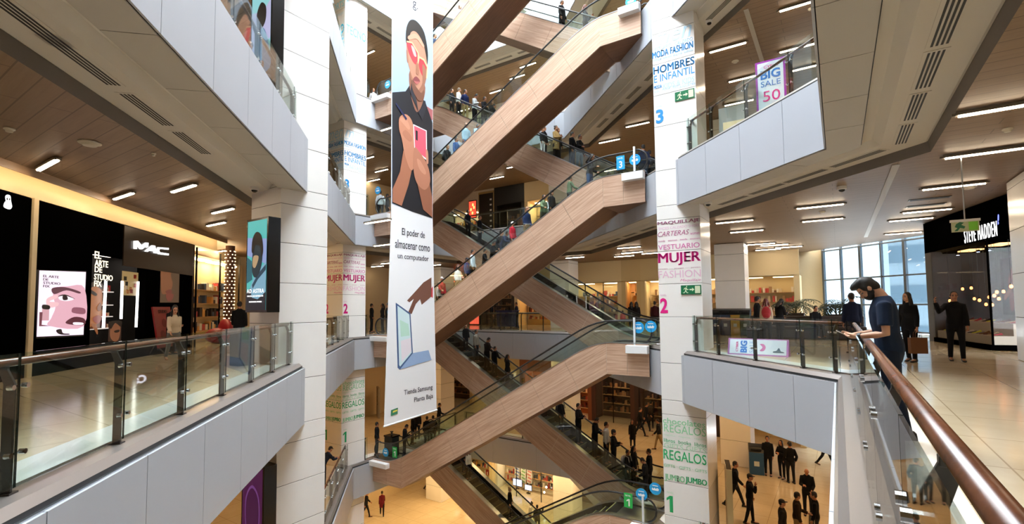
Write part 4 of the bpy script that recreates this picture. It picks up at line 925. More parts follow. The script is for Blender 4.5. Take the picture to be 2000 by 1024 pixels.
sb(-.05, 1.2, -.02, E_-.5, 0, .16, M_BLKM, 'plinth', bevel=.01); sb(.06, 1.1, .08, E_-.55, .16, .42, mat('display_step', 'cbbfae', .5), 'display_step'); sb(.55, 1.15, .1, E_-.7, .42, .78, mat('display_step', 'cbbfae', .5), 'display_step')
sb(0, .012, .0, E_-.5, .16, 3.3, M_SGLASS, 'shop_window'); sb(0, 1.2, -.02, -.008, .16, 3.3, M_SGLASS, 'shop_window')
sb(-.01, .03, -.04, .01, .16, 3.3, M_BLKM, 'window_post')
for y in (.8, 2.6): sb(.5, .9, y-.4, y+.4, 3.2, 3.24, emit('warm_spot', (255, 190, 120), 3), 'light_panel')
SF = Face(shp(-.004, 0, 0), SRM @ Vector((0, -1, 0)))
sg_ = thing('name_sign', 'glowing white shop name letters on the black bulkhead at right', 'sign', SF.o)
lettering(SF, 'STEVE MADDEN', pxbox(SF, (1883, 449), (1946, 424), 476), 0, emit('sign_white', 'ffffff', 1.6), 'sign_lettering', sg_, .0, th=.012, spacing=1.3)
shape(SF, [SF.px(*p) for p in ((1949, 421), (1951, 420), (1951, 430), (1949.5, 432), (1951, 436), (1949, 438))], 0, emit('sign_blue', '6070ff', 2), 'sign_emblem', sg_)
for q, (s, z0, z1) in enumerate(((2.9, 1.0, 2.9), (.9, 1.0, 2.8))):
    o = shp(1.6, s, z0); F = Face(o, SRM @ Vector((0, -1, 0))); w, h = 1.3, z1-z0
    tt = thing('dark_poster', ['dark reddish fashion poster behind the far part of the shoe window', 'dark fashion poster behind the bulbs of the shoe window'][q], 'poster', o)
    shape(F, [(0, 0), (w, 0), (w, h), (0, h)], 0, C_('poster_dark', '3a1c20'), 'poster_ground', tt, False); shape(F, [(.5, .1), (.75, .5), (.6, .9), (.9, 1.4), (.7, 1.6), (.45, 1.2), (.4, .7)], .004, C_('poster_pink', '8a4a4a'), 'figure', tt); shape(F, [(.2, .5), (.6, .85), (.55, .95), (.15, .65)], .008, C_('poster_pink2', 'a86a5a'), 'figure_arm', tt)
# hanging bulbs
M_BULB = emit('bulb_glow', (255, 150, 80), 6); M_CORD = mat('lamp_cord', '14110f', .5)
bl = [(1880, 565), (1897, 563), (1903, 584), (1913, 587), (1932, 581), (1942, 578), (1951, 584), (1926, 595), (1938, 596), (1960, 570), (1975, 560), (1855, 588), (1947, 571)]
bl.sort()
for i, (px, py) in enumerate(bl):
    q = onS(px, py, .25+.2*(i % 4)); tt = thing('pendant_bulb', '%s glowing pendant bulb from the left in the shoe shop' % ORD[i], 'lamp', (q.x, q.y, q.z)); tt['group'] = 'pendant bulbs of the shoe shop'
    m = MB(); m.tube([(0, 0, .09), (0, 0, 3.24-q.z)], .006, 5); m.build('cord', M_CORD, tt); m = MB(); m.lathe([(.02, .05), (.022, .10), (.001, .105)], n=8); m.build('socket', M_BLK, tt)
    m = MB(); m.lathe([(.001, -.05), (.025, -.04), (.042, -.01), (.038, .02), (.02, .055)], n=12); m.build('bulb', M_BULB, tt, smooth=True)
for i, (px, py) in enumerate(((1838, 503), (1871, 500), (1910, 490), (1932, 488))):
    q = onS(px, py, .55+.1*i); tt = thing('spotlight', '%s small bluish spotlight from the left above the shoe window' % ORD[i], 'lamp', (q.x, q.y, 3.245)); m = MB(); m.lathe([(.05, 0), (.06, -.12), (.05, -.12)], n=10); m.build('can', M_BLK, tt); m = MB(); m.lathe([(.045, -.121), (.001, -.122)], n=10); m.build('lens', emit('spot_blue', (190, 205, 255), 25), tt)
# shoes on the steps
def shoe_mesh(high):
    m = MB(); rs = []
    for x, w, h, z in ((-.13, .028, .05, .055 if high else .01), (-.10, .035, .075, .05 if high else .01), (-.03, .034, .05, .03 if high else .01), (.05, .042, .04, .008), (.11, .036, .03, .005), (.135, .012, .016, .006)):
        rs.append([(x, w*math.cos(2*PI*k/10), z+h*.5+h*.5*math.sin(2*PI*k/10)) for k in range(10)])
    m.rings(rs)
    if high: m.tube([(-.12, 0, .07), (-.125, 0, 0)], [.018, .008], 6)
    return m
rnd = random.Random(11); sm = [shoe_mesh(True).build('shoe', M_BLK, None, smooth=True), shoe_mesh(False).build('shoe', M_BLK, None, smooth=True)]
SC = [('d9e04a', 'yellow'), ('b02a3a', 'red'), ('7d5a3e', 'brown'), ('17161a', 'black'), ('c9b48a', 'beige'), ('8a8a92', 'grey'), ('d8d2c8', 'white'), ('5a2a1e', 'dark brown')]
spots = [(.28, E_-.8-.24*i, .42) for i in range(14)]+[(.85, E_-.95-.27*i, .78) for i in range(11)]
rowc = [0, 0]
for i, (d, s, z) in enumerate(spots):
    row = 0 if z < .5 else 1; c, cn = SC[(i*5+row) % 8] if i > 1 else SC[i]
    o = sm[i % 2] if i < 2 else sm[i % 2].copy()
    if i >= 2: COL.objects.link(o)
    o.location = shp(d, s, z+.001); o.rotation_euler = (0, 0, SRZ+PI+rnd.uniform(-.5, .5)); o.material_slots[0].link = 'OBJECT'; o.material_slots[0].material = mat('shoe_'+cn.replace(' ', '_'), c, .3)
    tag(o, '%s %s shoe, %s from the left on the %s shoe display step' % (cn, 'high-heeled' if i % 2 == 0 else 'flat', ORD[rowc[row]], ['lower', 'upper'][row]), 'shoe', 'shoes on the %s step' % ['lower', 'upper'][row]); rowc[row] += 1
# hanging exit sign
q = onX(1885, 441, 2.7); tt = thing('hanging_exit_sign', 'small green hanging exit sign under the right ceiling', 'sign', (2.2, onX(1885, 441, 2.2).y, onX(1885, 441, 2.2).z))
zc = tt.location.z
m = MB(); m.tube([(0, 0, .12), (0, 0, CZ(3)-zc)], .012, 8); m.build('rod', M_STEEL, tt); m = MB(); m.box((0, 0, 0), (.42, .03, .24)); m.build('panel', mat('pale_sign', 'c9cfa8', .4), tt); m = MB(); m.box((0, -.002, .105), (.46, .05, .05)); m.build('lamp_bar', M_WHITE, tt)
FE = Face((0, -.017, 0), (1, 0, 0))
for pts, m_, nm in (([(.05, -.1), (.19, -.1), (.19, .07), (.05, .07)], mat('lime', '7fd23a', .4), 'doorway'), ([(-.17, -.1), (-.12, -.1), (-.08, -.04), (-.02, -.06), (-.0, -.02), (-.06, .02), (-.02, .06), (-.08, .08), (-.14, .04), (-.16, -.02), (-.12, -.04)], M_EXIT, 'running_figure')):
    o = shape(FE, pts, 0, m_, nm, tt, False); o.location = FE.o
# ================================================================ palms, bench, bins, boards
def palm(px, py, y, label, seed, s=1.0):
    P = onY(px, py, y); rnd = random.Random(seed); t = thing('potted_palm', label, 'plant', (P.x, y, 0))
    m = MB(); m.rings([[(w*a, w*b, z) for a, b in ((-1, -1), (1, -1), (1, 1), (-1, 1))] for w, z in ((.34, 0), (.42, .9), (.44, .9), (.44, .96), (.38, .96), (.38, .86))]); m.build('planter', mat('planter_brown', '2b1c18', .5), t)
    m = MB(); m.box((0, 0, .87), (.74, .74, .04)); m.build('soil', mat('soil', '1c1410', .9), t)
    st = MB()
    for k in range(5): a = rnd.uniform(0, 6.28); st.tube([(0.06*math.cos(a), .06*math.sin(a), .88), (.12*math.cos(a), .12*math.sin(a), 1.3)], [.025, .018], 6)
    st.build('stems', mat('palm_stem', '5a5a30', .6), t)
    fr = MB()
    for k in range(22):
        a = 2*PI*k/22+rnd.uniform(-.2, .2); L = rnd.uniform(.75, 1.15)*s; el = rnd.uniform(.35, 1.25); p = Vector((.08*math.cos(a), .08*math.sin(a), 1.25)); pts = [p]
        for q in range(8):
            e = el-q*.24; p = p+Vector((math.cos(a)*math.cos(e), math.sin(a)*math.cos(e), math.sin(e)))*L/8; pts.append(p)
        fr.tube(pts, .008, 4)
        side = Vector((-math.sin(a), math.cos(a), 0))
        for q in range(1, 9):
            tdir = (pts[q]-pts[q-1]).normalized()
            for sd in (-1, 1):
                d = (side*sd+tdir*.55+Vector((0, 0, -.35))).normalized(); l = .34*s*(1-.5*abs(q-4)/4.5); w = .042
                b0 = pts[q]; fr.quad(b0-tdir*w, b0+d*l*.55-tdir*w*.6+Vector((0, 0, .02)), b0+d*l, b0+d*l*.5+tdir*w)
    f = fr.build('fronds', mat('palm_green', '27381c', .5), t); f['kind'] = 'stuff'
palm(1552, 600, 29.2, 'dark potted palm in front of the beige wall by the window', 4, 1.15)
palm(1636, 600, 25.5, 'potted palm with loose fronds standing against the window', 9, 1.0)
bp0 = onY(1570, 640, 23.6); t = thing('bench', 'long dark upholstered bench behind the glass balustrade near the palms', 'bench', (bp0.x, 23.6, 0), PI*.75*0)
m = MB(); m.box((0, 0, .22), (4.2, .9, .40)); m.build('base', mat('bench_dark', '1c1514', .5), t, bevel=.03); m = MB(); m.box((0, 0, .47), (4.2, .92, .1)); m.build('seat_cushion', mat('bench_cushion', '2a1f1d', .6), t, bevel=.03); m = MB(); m.box((0, .35, .72), (4.1, .2, .42)); m.build('backrest', mat('bench_cushion', '2a1f1d', .6), t, bevel=.05)
def recycle_bin(loc, rz, label, cols, w=.42, top=None, h=.95):
    t = thing('recycling_bin', label, 'bin', loc, rz); n = len(cols)
    for i, c in enumerate(cols):
        m = MB(); m.box(((i-(n-1)/2)*w, 0, h/2), (w-.02, .5, h)); m.build('bin_body', mat('bin_'+c, c, .4), t, bevel=.015)
        m = MB(); m.box(((i-(n-1)/2)*w, -.256, h*.5), (w*.35, .006, w*.35), None); m.build('recycling_mark', mat('bin_mark', 'c9d2d8', .5), t)
        m = MB(); m.box(((i-(n-1)/2)*w, -.22, h+.14), (w*.7, .1, .06)); m.build('opening', M_DARK, t)
    m = MB(); m.prism([(-n*w/2, -.26, h), (-n*w/2, .26, h), (-n*w/2, .26, h+.3), (-n*w/2, -.1, h+.22)], (n*w, 0, 0)); m.build('lid', mat('bin_lid', '1d2024', .4), t, bevel=.02)
    return t
P = onz(1425, 652, 0); P = onY(1428, 625, 25.0)
recycle_bin((P.x, 25.0, 0), 0, 'row of dark recycling bins with blue and yellow fronts by the inner column', ['22344f', '22344f', 'a8862c', '2c3f2c'], .42)
for k in range(3):
    pass
P = onz(1478, 925, -H); recycle_bin((P.x, P.y, -H), .2, 'single blue recycling bin with white mark on the first level', ['1f4f7d'], .62, h=1.0)
# sale board lying as a low prism
a, b = onz(1421, 692, 0), onz(1540, 698, 0); d = (b-a).normalized(); L = (b-a).length; nb = Vector((d.y, -d.x, 0)); nb = nb if nb.y < 0 else -nb
t = thing('sale_board', 'low white sale board with pink edge lying behind the glass balustrade', 'board', a)
hh = .46; up = (Vector((0, 0, 1))*hh-nb*.16); SBf = Face(a, d, up)
m = MB(); m.prism([Vector((0, 0, 0)), -nb*.34, -nb*.16+Vector((0, 0, hh))], d*L); m.build('board', mat('sale_pink', 'b977b8', .5), t)
hf = up.length
shape(SBf, [(.05, .035), (L-.05, .035), (L-.05, hf-.03), (.05, hf-.03)], .003, mat('sale_white', 'e8eef8', .5), 'face', t, False)
F90 = Face(a+SBf.at(0, 0, 0)-SBf.o, SBf.u, -SBf.x) 
for s_, bx, m_, bo in (('BIG', (.07, hf-.07, -.34, -.52), C_('sale_blue', '3a78c9'), .04), ('SALE', (.07, hf-.07, -.58, -.70), C_('sale_light', '9dbbe0'), 0), ('CYBER', (.09, hf-.09, -.22, -.28), C_('magenta', 'd6127f'), .01)):
    o = lettering(F90, s_, bx, -.012, m_, 'lettering', t, bo, th=.004)
    for v in o.data.vertices: v.co = v.co+SBf.n*(.02)
shape(SBf, [(.85, .14), (.95, .14), (1.0, .24), (.95, .33), (.85, .33), (.92, .24)], .008, C_('rose', 'd77fb4'), 'figure_five', t); shape(SBf, [(1.2, .1), (1.45, .1), (1.44, .13), (1.38, .15), (1.33, .24), (1.27, .16), (1.2, .14)], .008, C_('slate', '4a5a6a'), 'shoe_picture', t)
# sale poster and boards on the third level
a = onD(1478, 215, 12.6); t = thing('sale_poster', 'standing white BIG SALE 50 poster with purple edge on the third level', 'poster', (a.x, a.y, H))
FP = Face((a.x, a.y, H), (1, 0, 0)); w = .70; hp = 1.52; m = MB(); m.box((w/2, .03, hp/2), (w, .05, hp)); m.build('board', mat('sale_purple', '9b2fa0', .4), t); shape(FP, [(.05, .05), (w-.05, .05), (w-.05, hp-.05), (.05, hp-.05)], .001, mat('sale_white', 'e8eef8', .5), 'face', t, False)
for s_, bx, m_, bo in (('CYBER', (.2, .54, 1.38, 1.31), C_('magenta', 'd6127f'), .01), ('BIG', (.12, .58, 1.26, 1.02), C_('sale_deep', '1f6fc0'), .03), ('SALE', (.12, .58, .97, .82), C_('sale_deep', '1f6fc0'), 0), ('50', (.16, .56, .70, .42), C_('magenta', 'd6127f'), .0)): lettering(FP, s_, bx, .005, m_, 'lettering', t, bo, th=.003)
for (px, py, w, h, c, la, y) in ((1432, 215, .9, 1.15, 'b9c2c4', 'grey-blue freestanding board behind the third-level balustrade', 17.4), (1452, 235, 1.1, .7, 'd9c49a', 'low cream cabinet behind the third-level balustrade', 16.2)):
    q = onY(px, py, y); t = thing('display_board' if h > 1 else 'cabinet', la, 'board' if h > 1 else 'cabinet', (q.x, y, H)); m = MB(); m.box((0, 0, h/2+.02 if h < 1 else .55+h/2), (w, .08 if h > 1 else .4, h)); m.build('panel', mat('board_'+c, c, .5), t)
    for s in (-.4, .4): m = MB(); m.box((s*w, 0, .3 if h > 1 else .02), (.04, .3, .6 if h > 1 else .04)); m.build('foot', M_STEEL, t)
# first-level narrow totem by the right column, left bin, cart, left board
q = onY(1421, 900, 17.6); t = thing('totem_sign', 'tall narrow totem panel seen edge-on right of the right column, first level', 'sign', (q.x, 17.6, -H), math.atan2(17.6, q.x)+.05); m = MB(); m.box((0, 0, 1.25), (1.1, .16, 2.5)); m.build('panel', M_BLK, t, bevel=.01); m = MB(); m.box((-.56, 0, 1.25), (.03, .18, 2.52)); m.build('edge_strip', mat('gold_edge', 'd9c79a', .3, .4), t); m = MB(); m.box((0, 0, .02), (1.2, .4, .04)); m.build('foot_plate', M_DSTEEL, t)
q = onz(524, 722, 0); q = onz(528, 716, 0); t = thing('waste_bin', 'black square waste bin behind the left glass balustrade', 'bin', (-12.9, 6.75, 0), PI/4*0); m = MB(); m.box((0, 0, .45), (.42, .42, .9)); m.build('body', M_BLK, t, bevel=.01); m = MB(); m.box((0, 0, .92), (.44, .44, .05)); m.build('lid', M_DSTEEL, t)
q = onz(1008, 641, 0); t = thing('wheeled_cart', 'large dark blue wheeled cart on the back gallery', 'cart', (q.x, 26.6, 0)); m = MB(); m.rings([[(a*w, b*d, z) for a, b in ((-1, -1), (1, -1), (1, 1), (-1, 1))] for w, d, z in ((.55, .38, .15), (.62, .42, 1.15), (.66, .46, 1.15), (.66, .46, 1.2), (.58, .38, 1.2), (.5, .3, .3))]); m.build('tub', mat('cart_blue', '16204a', .4), t)
for sx in (-.45, .45):
    for sy in (-.28, .28): m = MB(); m.tube([(sx, sy-.025, .075), (sx, sy+.025, .075)], .075, 12); m.build('wheel', M_BLACK, t)
q = onz(765, 890, -H); t = thing('waste_bin', 'dark square litter bin on the first-level landing under the banner', 'bin', (q.x, q.y, -H)); m = MB(); m.box((0, 0, .5), (.6, .5, 1.0)); m.build('body', mat('bin_dark', '1b1f1d', .4), t, bevel=.02); m = MB(); m.box((0, 0, 1.03), (.64, .54, .06)); m.build('lid', M_BLK, t); m = MB(); m.lathe([(.05, 1.06), (.05, 1.2), (.09, 1.22), (.09, 1.26), (.001, 1.27)], n=12); m.build('ashtray_knob', M_DSTEEL, t)
q = onz(735, 812, -H); t = thing('notice_board', 'grey standing board with a round dark emblem on the first level, left', 'board', (q.x, q.y, -H)); FP = Face((q.x, q.y, -H), (math.cos(.6), math.sin(.6)*-1, 0)); w, h = 1.1, 2.1
m = MB(); m.prism([FP.at(0, 0)-FP.o, FP.at(w, 0)-FP.o, FP.at(w, h)-FP.o, FP.at(0, h)-FP.o], FP.n*-.12); m.build('panel', mat('board_grey', '8d8578', .5), t)
shape(FP, [(w*.5+.32*math.cos(a*PI/6), h*.55+.32*math.sin(a*PI/6)) for a in range(12)], .002, M_BLK, 'emblem_ring', t); shape(FP, [(w*.5+.25*math.cos(a*PI/6), h*.55+.25*math.sin(a*PI/6)) for a in range(12)], .006, mat('board_grey', '8d8578', .5), 'emblem_disc', t); shape(FP, [(w*.5, h*.55+.16), (w*.5-.14, h*.55-.1), (w*.5, h*.55-.04), (w*.5+.14, h*.55-.1)], .010, M_BLK, 'emblem_mark', t, False)
# easel poster stand left gallery
q = onz(310, 694, 0); t = thing('poster_stand', 'red tilted poster stand in front of the black cosmetics shop', 'sign', (q.x, q.y, 0)); FP = Face((q.x, q.y, .22), LS.x, (LS.n*-.16+Vector((0, 0, 1)))); w, h = 1.15, 1.35
m = MB(); m.prism([FP.at(a*w, b*h)-t.location for a, b in R4], FP.n*-.05); m.build('panel', mat('poster_red', '8c1a1c', .35), t)
for k, (a, b, r) in enumerate(((.35, .3, .16), (.68, .35, .15), (.5, .6, .14))):
    F0 = Face(FP.o, FP.x, FP.u); o = shape(F0, [(a*w+r*math.cos(q2*PI/6), b*h+r*math.sin(q2*PI/6)) for q2 in range(12)], .002+k*.002, C_('poster_deep', '6b1014'), 'poster_detail', t); o.location = FP.o-t.location
o = lettering(FP, 'STUDIO', (.25*w, .75*w, .92*h, .84*h), .004, C_('poster_black', '2a0808'), 'lettering', t, .01); o.location = FP.o-t.location
for a in (.06, .94): m = MB(); p0 = FP.at(a*w, 0)-t.location; m.tube([p0+LS.n*-.03, p0+LS.n*.18+Vector((0, 0, -.22))], .025, 6); m.tube([p0+LS.n*-.06+Vector((0, 0, .3)), p0+LS.n*-.32+Vector((0, 0, -.22))], .02, 6); m.build('leg', M_BLK, t)
# red sofa, counter beyond
q = onz(424, 671, 0); t = thing('red_sofa', 'rounded red seat in the bright open shop on the left', 'seat', (q.x, q.y, 0)); m = MB(); m.ell((0, 0, .33), (.55, .45, .33), nu=16); m.build('seat', mat('sofa_red', '8c1524', .5), t, smooth=True); m = MB(); m.ell((.1, .28, .62), (.52, .2, .42), nu=16); m.build('backrest', mat('sofa_red', '8c1524', .5), t, smooth=True)
# hanging globes and monitors at ground floor
for i, (px, py) in enumerate(((1067, 952), (1063, 962), (1085, 940), (1091, 968))):
    q = onY(px, py, 30.6); tt = thing('globe_lamp', '%s small hanging globe lamp from the left at the dim ground-floor shop' % ORD[i], 'lamp', (q.x, 30.6, q.z)); m = MB(); m.ell((0, 0, 0), (.07, .07, .07)); m.build('globe', emit('globe_glow', (255, 236, 205), 8), tt, smooth=True); m = MB(); m.tube([(0, 0, .06), (0, 0, CZ(1)-q.z)], .006, 5); m.build('cord', M_CORD, tt)
for i, (px, py) in enumerate(((1011, 943), (1032, 953))):
    q = onY(px, py, 32.0); tt = thing('monitor', ['larger pale blue monitor in the ground-floor shop', 'smaller white monitor in the ground-floor shop'][i], 'monitor', (q.x, 32.0, q.z)); w, h = ((.85, .55), (.62, .42))[i]; m = MB(); m.box((0, 0, 0), (w, .05, h)); m.build('casing', M_BLK, tt); m = MB(); m.box((0, -.028, .01), (w*.92, .006, h*.86)); m.build('display', emit('monitor_glow', 'dfe4ff', 1.6), tt); m = MB(); m.tube([(0, .0, -h/2), (0, 0, -h/2-.16)], .03, 8); m.box((0, 0, -h/2-.17), (.3, .2, .02)); m.build('stand', M_BLK, tt)
# colourful banners in that shop
for i, c in enumerate(('6f86c9', '8fbf8a', 'd98a8a')):
    q = onY(1010+i*12, 925, 32.3); tt = thing('hanging_sheet', '%s sheet of small prints hanging in the white ground-floor shop' % ['blue', 'green', 'red'][i], 'sheet', (q.x, 32.3, q.z)); m = MB(); m.box((0, 0, 0), (.45, .02, 1.5)); m.build('sheet', M_WHITE, tt)
    for k in range(6): m = MB(); m.box((.06*((k % 2)-.5), -.012, -.6+k*.24), (.34, .004, .13), Matrix.Rotation(.3, 3, 'Y')); m.build('print', C_('print'+c, c), tt)
# round signs and level panels at the escalator ends
M_SBLUE = mat('sign_blue_disc', '1f97d6', .35)
def round_sign(p, y, r, label):
    q = onY(p[0], p[1], y); F = Face((q.x, y, q.z), (1, 0, 0)); t = thing('round_sign', label, 'sign', F.o)
    m = MB(); m.tube([(0, .006, 0), (0, -.006, 0)], r, 28); m.build('disc', M_SBLUE, t)
    shape(F, [(-r*.62, -r*.2), (-r*.5, r*.15), (-r*.3, -r*.05), (-r*.1, r*.2), (r*.1, -r*.05), (r*.3, r*.2), (r*.62, r*.0), (r*.5, -r*.3), (-r*.4, -r*.3)], .008, M_WHITE, 'pictogram', t, False); shape(F, [(-r*.5, r*.42), (r*.5, r*.42), (r*.45, r*.56), (-r*.45, r*.56)], .008, M_WHITE, 'caption', t, False)
for p, la in (((1247, 640), 'left round blue sign on the glass of the second-level landing'), ((1271, 638), 'right round blue sign on the glass of the second-level landing'), ((1240, 312), 'round blue sign on the glass of the third-level landing'), ((1280, 955), 'round blue sign at the first-level landing by the right column'), ((1253, 966), 'lower round blue sign behind the pale pole, first-level landing'),
              ((753, 884), 'round blue sign on the left landing of the first level'), ((738, 372), 'round blue sign on the left landing glass of the third level'), ((757, 165), 'round blue sign on the left landing glass of the fourth level'), ((762, 610), 'round blue sign on the left landing glass of the second level'), ((1232, 2), 'round blue sign on the fourth-level landing glass')):
    round_sign(p, FY+.10 if p[0] > 1000 else FY+.1, .21, la)
def level_panel(p, y, tx, m_, label):
    q = onY(p[0], p[1], y); F = Face((q.x, y, q.z), (1, 0, 0)); t = thing('level_sign', label, 'sign', F.o); m = MB(); m.box((0, 0, 0), (.32, .014, .52)); m.build('panel', m_, t); (shape(F, [(.01, -.2), (.06, -.2), (.06, .06), (.02, .06), (-.06, .01), (-.06, -.04), (.01, -.0)], .009, M_WHITE, 'numeral', t, False) if tx == '1' else lettering(F, tx, (-.06, .07, .06, -.2), .009, M_WHITE, 'numeral', t, .02, th=.003)); lettering(F, 'NIVEL', (-.11, .11, .2, .14), .009, M_WHITE, 'lettering', t, 0, th=.003)
level_panel((1212, 318), FY+.09, '3', M_SBLUE, 'blue panel with number 3 on the third-level landing glass'); level_panel((1227, 978), FY+.09, '1', mat('sign_green', '1fa04a', .4), 'green panel with number 1 on the first-level landing glass'); level_panel((771, 884), FY+.09, '1', mat('sign_green', '1fa04a', .4), 'green panel with number 1 on the left first-level landing')
for p, zl, la in (((1239, 625), 0, 'short white post on the second-level landing by the round signs'), ((1239, 300), H, 'short white post on the third-level landing beside the number 3'), ((1256, 985), -H, 'pale translucent post on the first-level landing')):
    q = onY(p[0], p[1], FY+.04); m = MB(); m.box((0, 0, .5), (.07, .05, 1.0)); tag(m.build('landing_post', mat('post_white', 'dfe6ea', .4), None, loc=(q.x, FY+.02, zl)), la, 'post')
# facade of the building outside the window
t = thing('office_building', 'pale glass office building outside the big window', 'building', (12, 62, -8)); m = MB(); m.box((0, 0, 18), (16, 12, 40)); m.build('block', mat('far_block', 'c3d0d8', .4), t)
for i in range(9): m = MB(); m.box((0, -6.05, 3+i*3.6), (16, .12, 1.5)); m.build('window_band', mat('far_glass', '8fa3b0', .2), t)

# light metal strip and slot grilles in the right gallery ceiling
a, b = onz(1733, 332, CZ(3)), onz(1690, 478, CZ(3)); m = MB(); m.box(((a.x+b.x)/2, (14.6-(a.x+b.x)/2+27.5)/2, CZ(3)-.008), (.14, 27.5-14.6+(a.x+b.x)/2, .012)); trim(m, mat('ceiling_strip', 'b9b2a8', .5))
a, b = onz(1452, 0, CZ(4)), onz(1510, 190, CZ(4)); m = MB(); m.box(((a.x+b.x)/2, (14.6-(a.x+b.x)/2+27.5)/2, CZ(4)-.008), (.14, 27.5-14.6+(a.x+b.x)/2, .012)); trim(m, mat('ceiling_strip', 'b9b2a8', .5))
for i, p in enumerate(((1815, 388), (1808, 401))):
    q = onz(*p, CZ(3)); t = thing('ceiling_grille', ['upper', 'lower'][i]+' of two dark slot grilles in the ceiling left of the hanging exit sign', 'air vent', (q.x, q.y, CZ(3))); m = MB(); m.box((0, 0, -.006), (.95, .3, .012)); m.build('frame', M_DSTEEL, t); m = MB(); m.box((0, 0, -.014), (.88, .22, .006)); m.build('slot', M_DARK, t)
# ================================================================ people
def rot(v, ax, deg): return Matrix.Rotation(math.radians(deg), 3, ax) @ v
POSES = {  # legs: (flex, knee) L/R ; arms: (flex, abduct, elbow, inward) L/R ; lean ; head pitch, yaw
 'stand': dict(L=(2, 2), R=(-2, 2), aL=(4, 7, 12, 4), aR=(2, 7, 14, 4), lean=1, hp=4),
 'pockets': dict(L=(4, 6), R=(-3, 3), aL=(-12, 16, 42, 14), aR=(-12, 16, 42, 14), lean=0, hp=0, hy=12),
 'phone': dict(L=(3, 4), R=(-3, 3), aL=(10, 8, 55, 22), aR=(16, 8, 88, 26), lean=3, hp=34),
 'walk': dict(L=(24, 6), R=(-18, 16), aL=(-20, 6, 14, 2), aR=(22, 6, 24, 4), lean=4, hp=2),
 'walk2': dict(L=(-15, 22), R=(20, 8), aL=(18, 6, 28, 6), aR=(-16, 6, 12, 2), lean=4, hp=6),
 'call': dict(L=(8, 4), R=(-8, 6), aL=(2, 8, 16, 4), aR=(48, 34, 132, 4), lean=2, hp=2),
 'fold': dict(L=(2, 3), R=(-2, 3), aL=(22, 10, 86, 46), aR=(18, 10, 80, 46), lean=0, hp=4),
 'railhand': dict(L=(5, 8), R=(-4, 3), aL=(4, 8, 14, 4), aR=(30, 16, 42, -6), lean=4, hp=4),
 'lean': dict(L=(-6, 2), R=(4, 4), aL=(52, 8, 48, 26), aR=(50, 8, 52, 26), lean=32, hp=6),
 'carry': dict(L=(4, 3), R=(-6, 5), aL=(4, 8, 8, 2), aR=(-4, 12, 10, 2), lean=2, hp=3, hy=-20),
 'talk': dict(L=(2, 2), R=(-4, 4), aL=(16, 14, 62, 20), aR=(4, 8, 16, 4), lean=2, hp=4, hy=28),
 'sit': dict(L=(86, 84), R=(82, 86), aL=(22, 8, 52, 24), aR=(20, 8, 56, 24), lean=8, hp=14),
 'hero': dict(L=(2, 3), R=(-6, 4), aL=(2, 9, 82, 30), aR=(6, 9, 80, 30), lean=5, hp=46),
}
POSE_D = {}
def lerp(a, b, t): return a+(b-a)*t
def skel(p, fem):
    J = {}; sh = .142 if fem else .163; hipx = .088
    for s, sg in (('L', -1), ('R', 1)):
        f, k = p[s]; h = Vector((sg*hipx, 0, .92)); d1 = rot(Vector((sg*.03, 0, -1)).normalized(), 'X', f); kn = h+d1*.43
        d2 = rot(Vector((0, 0, -1)), 'X', f-k); an = kn+d2*.42; J['hip'+s], J['kn'+s], J['an'+s] = h, kn, an
        J['ft'+s] = rot(Vector((0, 1, 0)), 'X', min(8, max(-35, (f-k)*.6)) if f-k < -6 else 0)
    lo = min(J['an'+s].z-.075 for s in 'LR'); 
    for q in list(J):
        if q[:2] != 'ft': J[q] = J[q]-Vector((0, 0, lo))
    piv = Vector((0, 0, .93-lo)); J['piv'] = piv
    T = lambda v: piv+rot(v-Vector((0, 0, .93)), 'X', -p['lean'])
    J['T'] = T
    for s, sg in (('L', -1), ('R', 1)):
        f, ab, e, inn = p['a'+s]; S0 = T(Vector((sg*sh, -.005, 1.388)))
        u = Vector((sg*math.sin(math.radians(ab)), 0, -math.cos(math.radians(ab)))); u = rot(u, 'X', f-p['lean']*.5); el = S0+u*.285
        w = rot(Vector((sg*math.sin(math.radians(ab))*.4, 0, -1)).normalized(), 'X', f+e-p['lean']*.5); w = rot(w, 'Z', sg*inn); wr = el+w*.245
        J['sh'+s], J['el'+s], J['wr'+s], J['hd'+s] = S0, el, wr, w
    nk = T(Vector((0, -.005, 1.49))); J['neck'] = nk
    hm = Matrix.Rotation(math.radians(p.get('hy', 0)), 3, 'Z') @ Matrix.Rotation(math.radians(-p['hp']-p['lean']*.6), 3, 'X')
    J['hm'] = hm; J['head'] = nk+hm @ Vector((0, .02, .135))
    return J
def body_loft(mb, T, secs, inf=0.0):
    n = 14
    mb.rings([[T(Vector(((wx+inf)*math.cos(2*PI*k/n), yo+(wy+inf)*math.sin(2*PI*k/n), z))) for k in range(n)] for z, wx, wy, yo in secs])
def limb(mb, pts, rs, n=10): mb.tube(pts, rs, n)
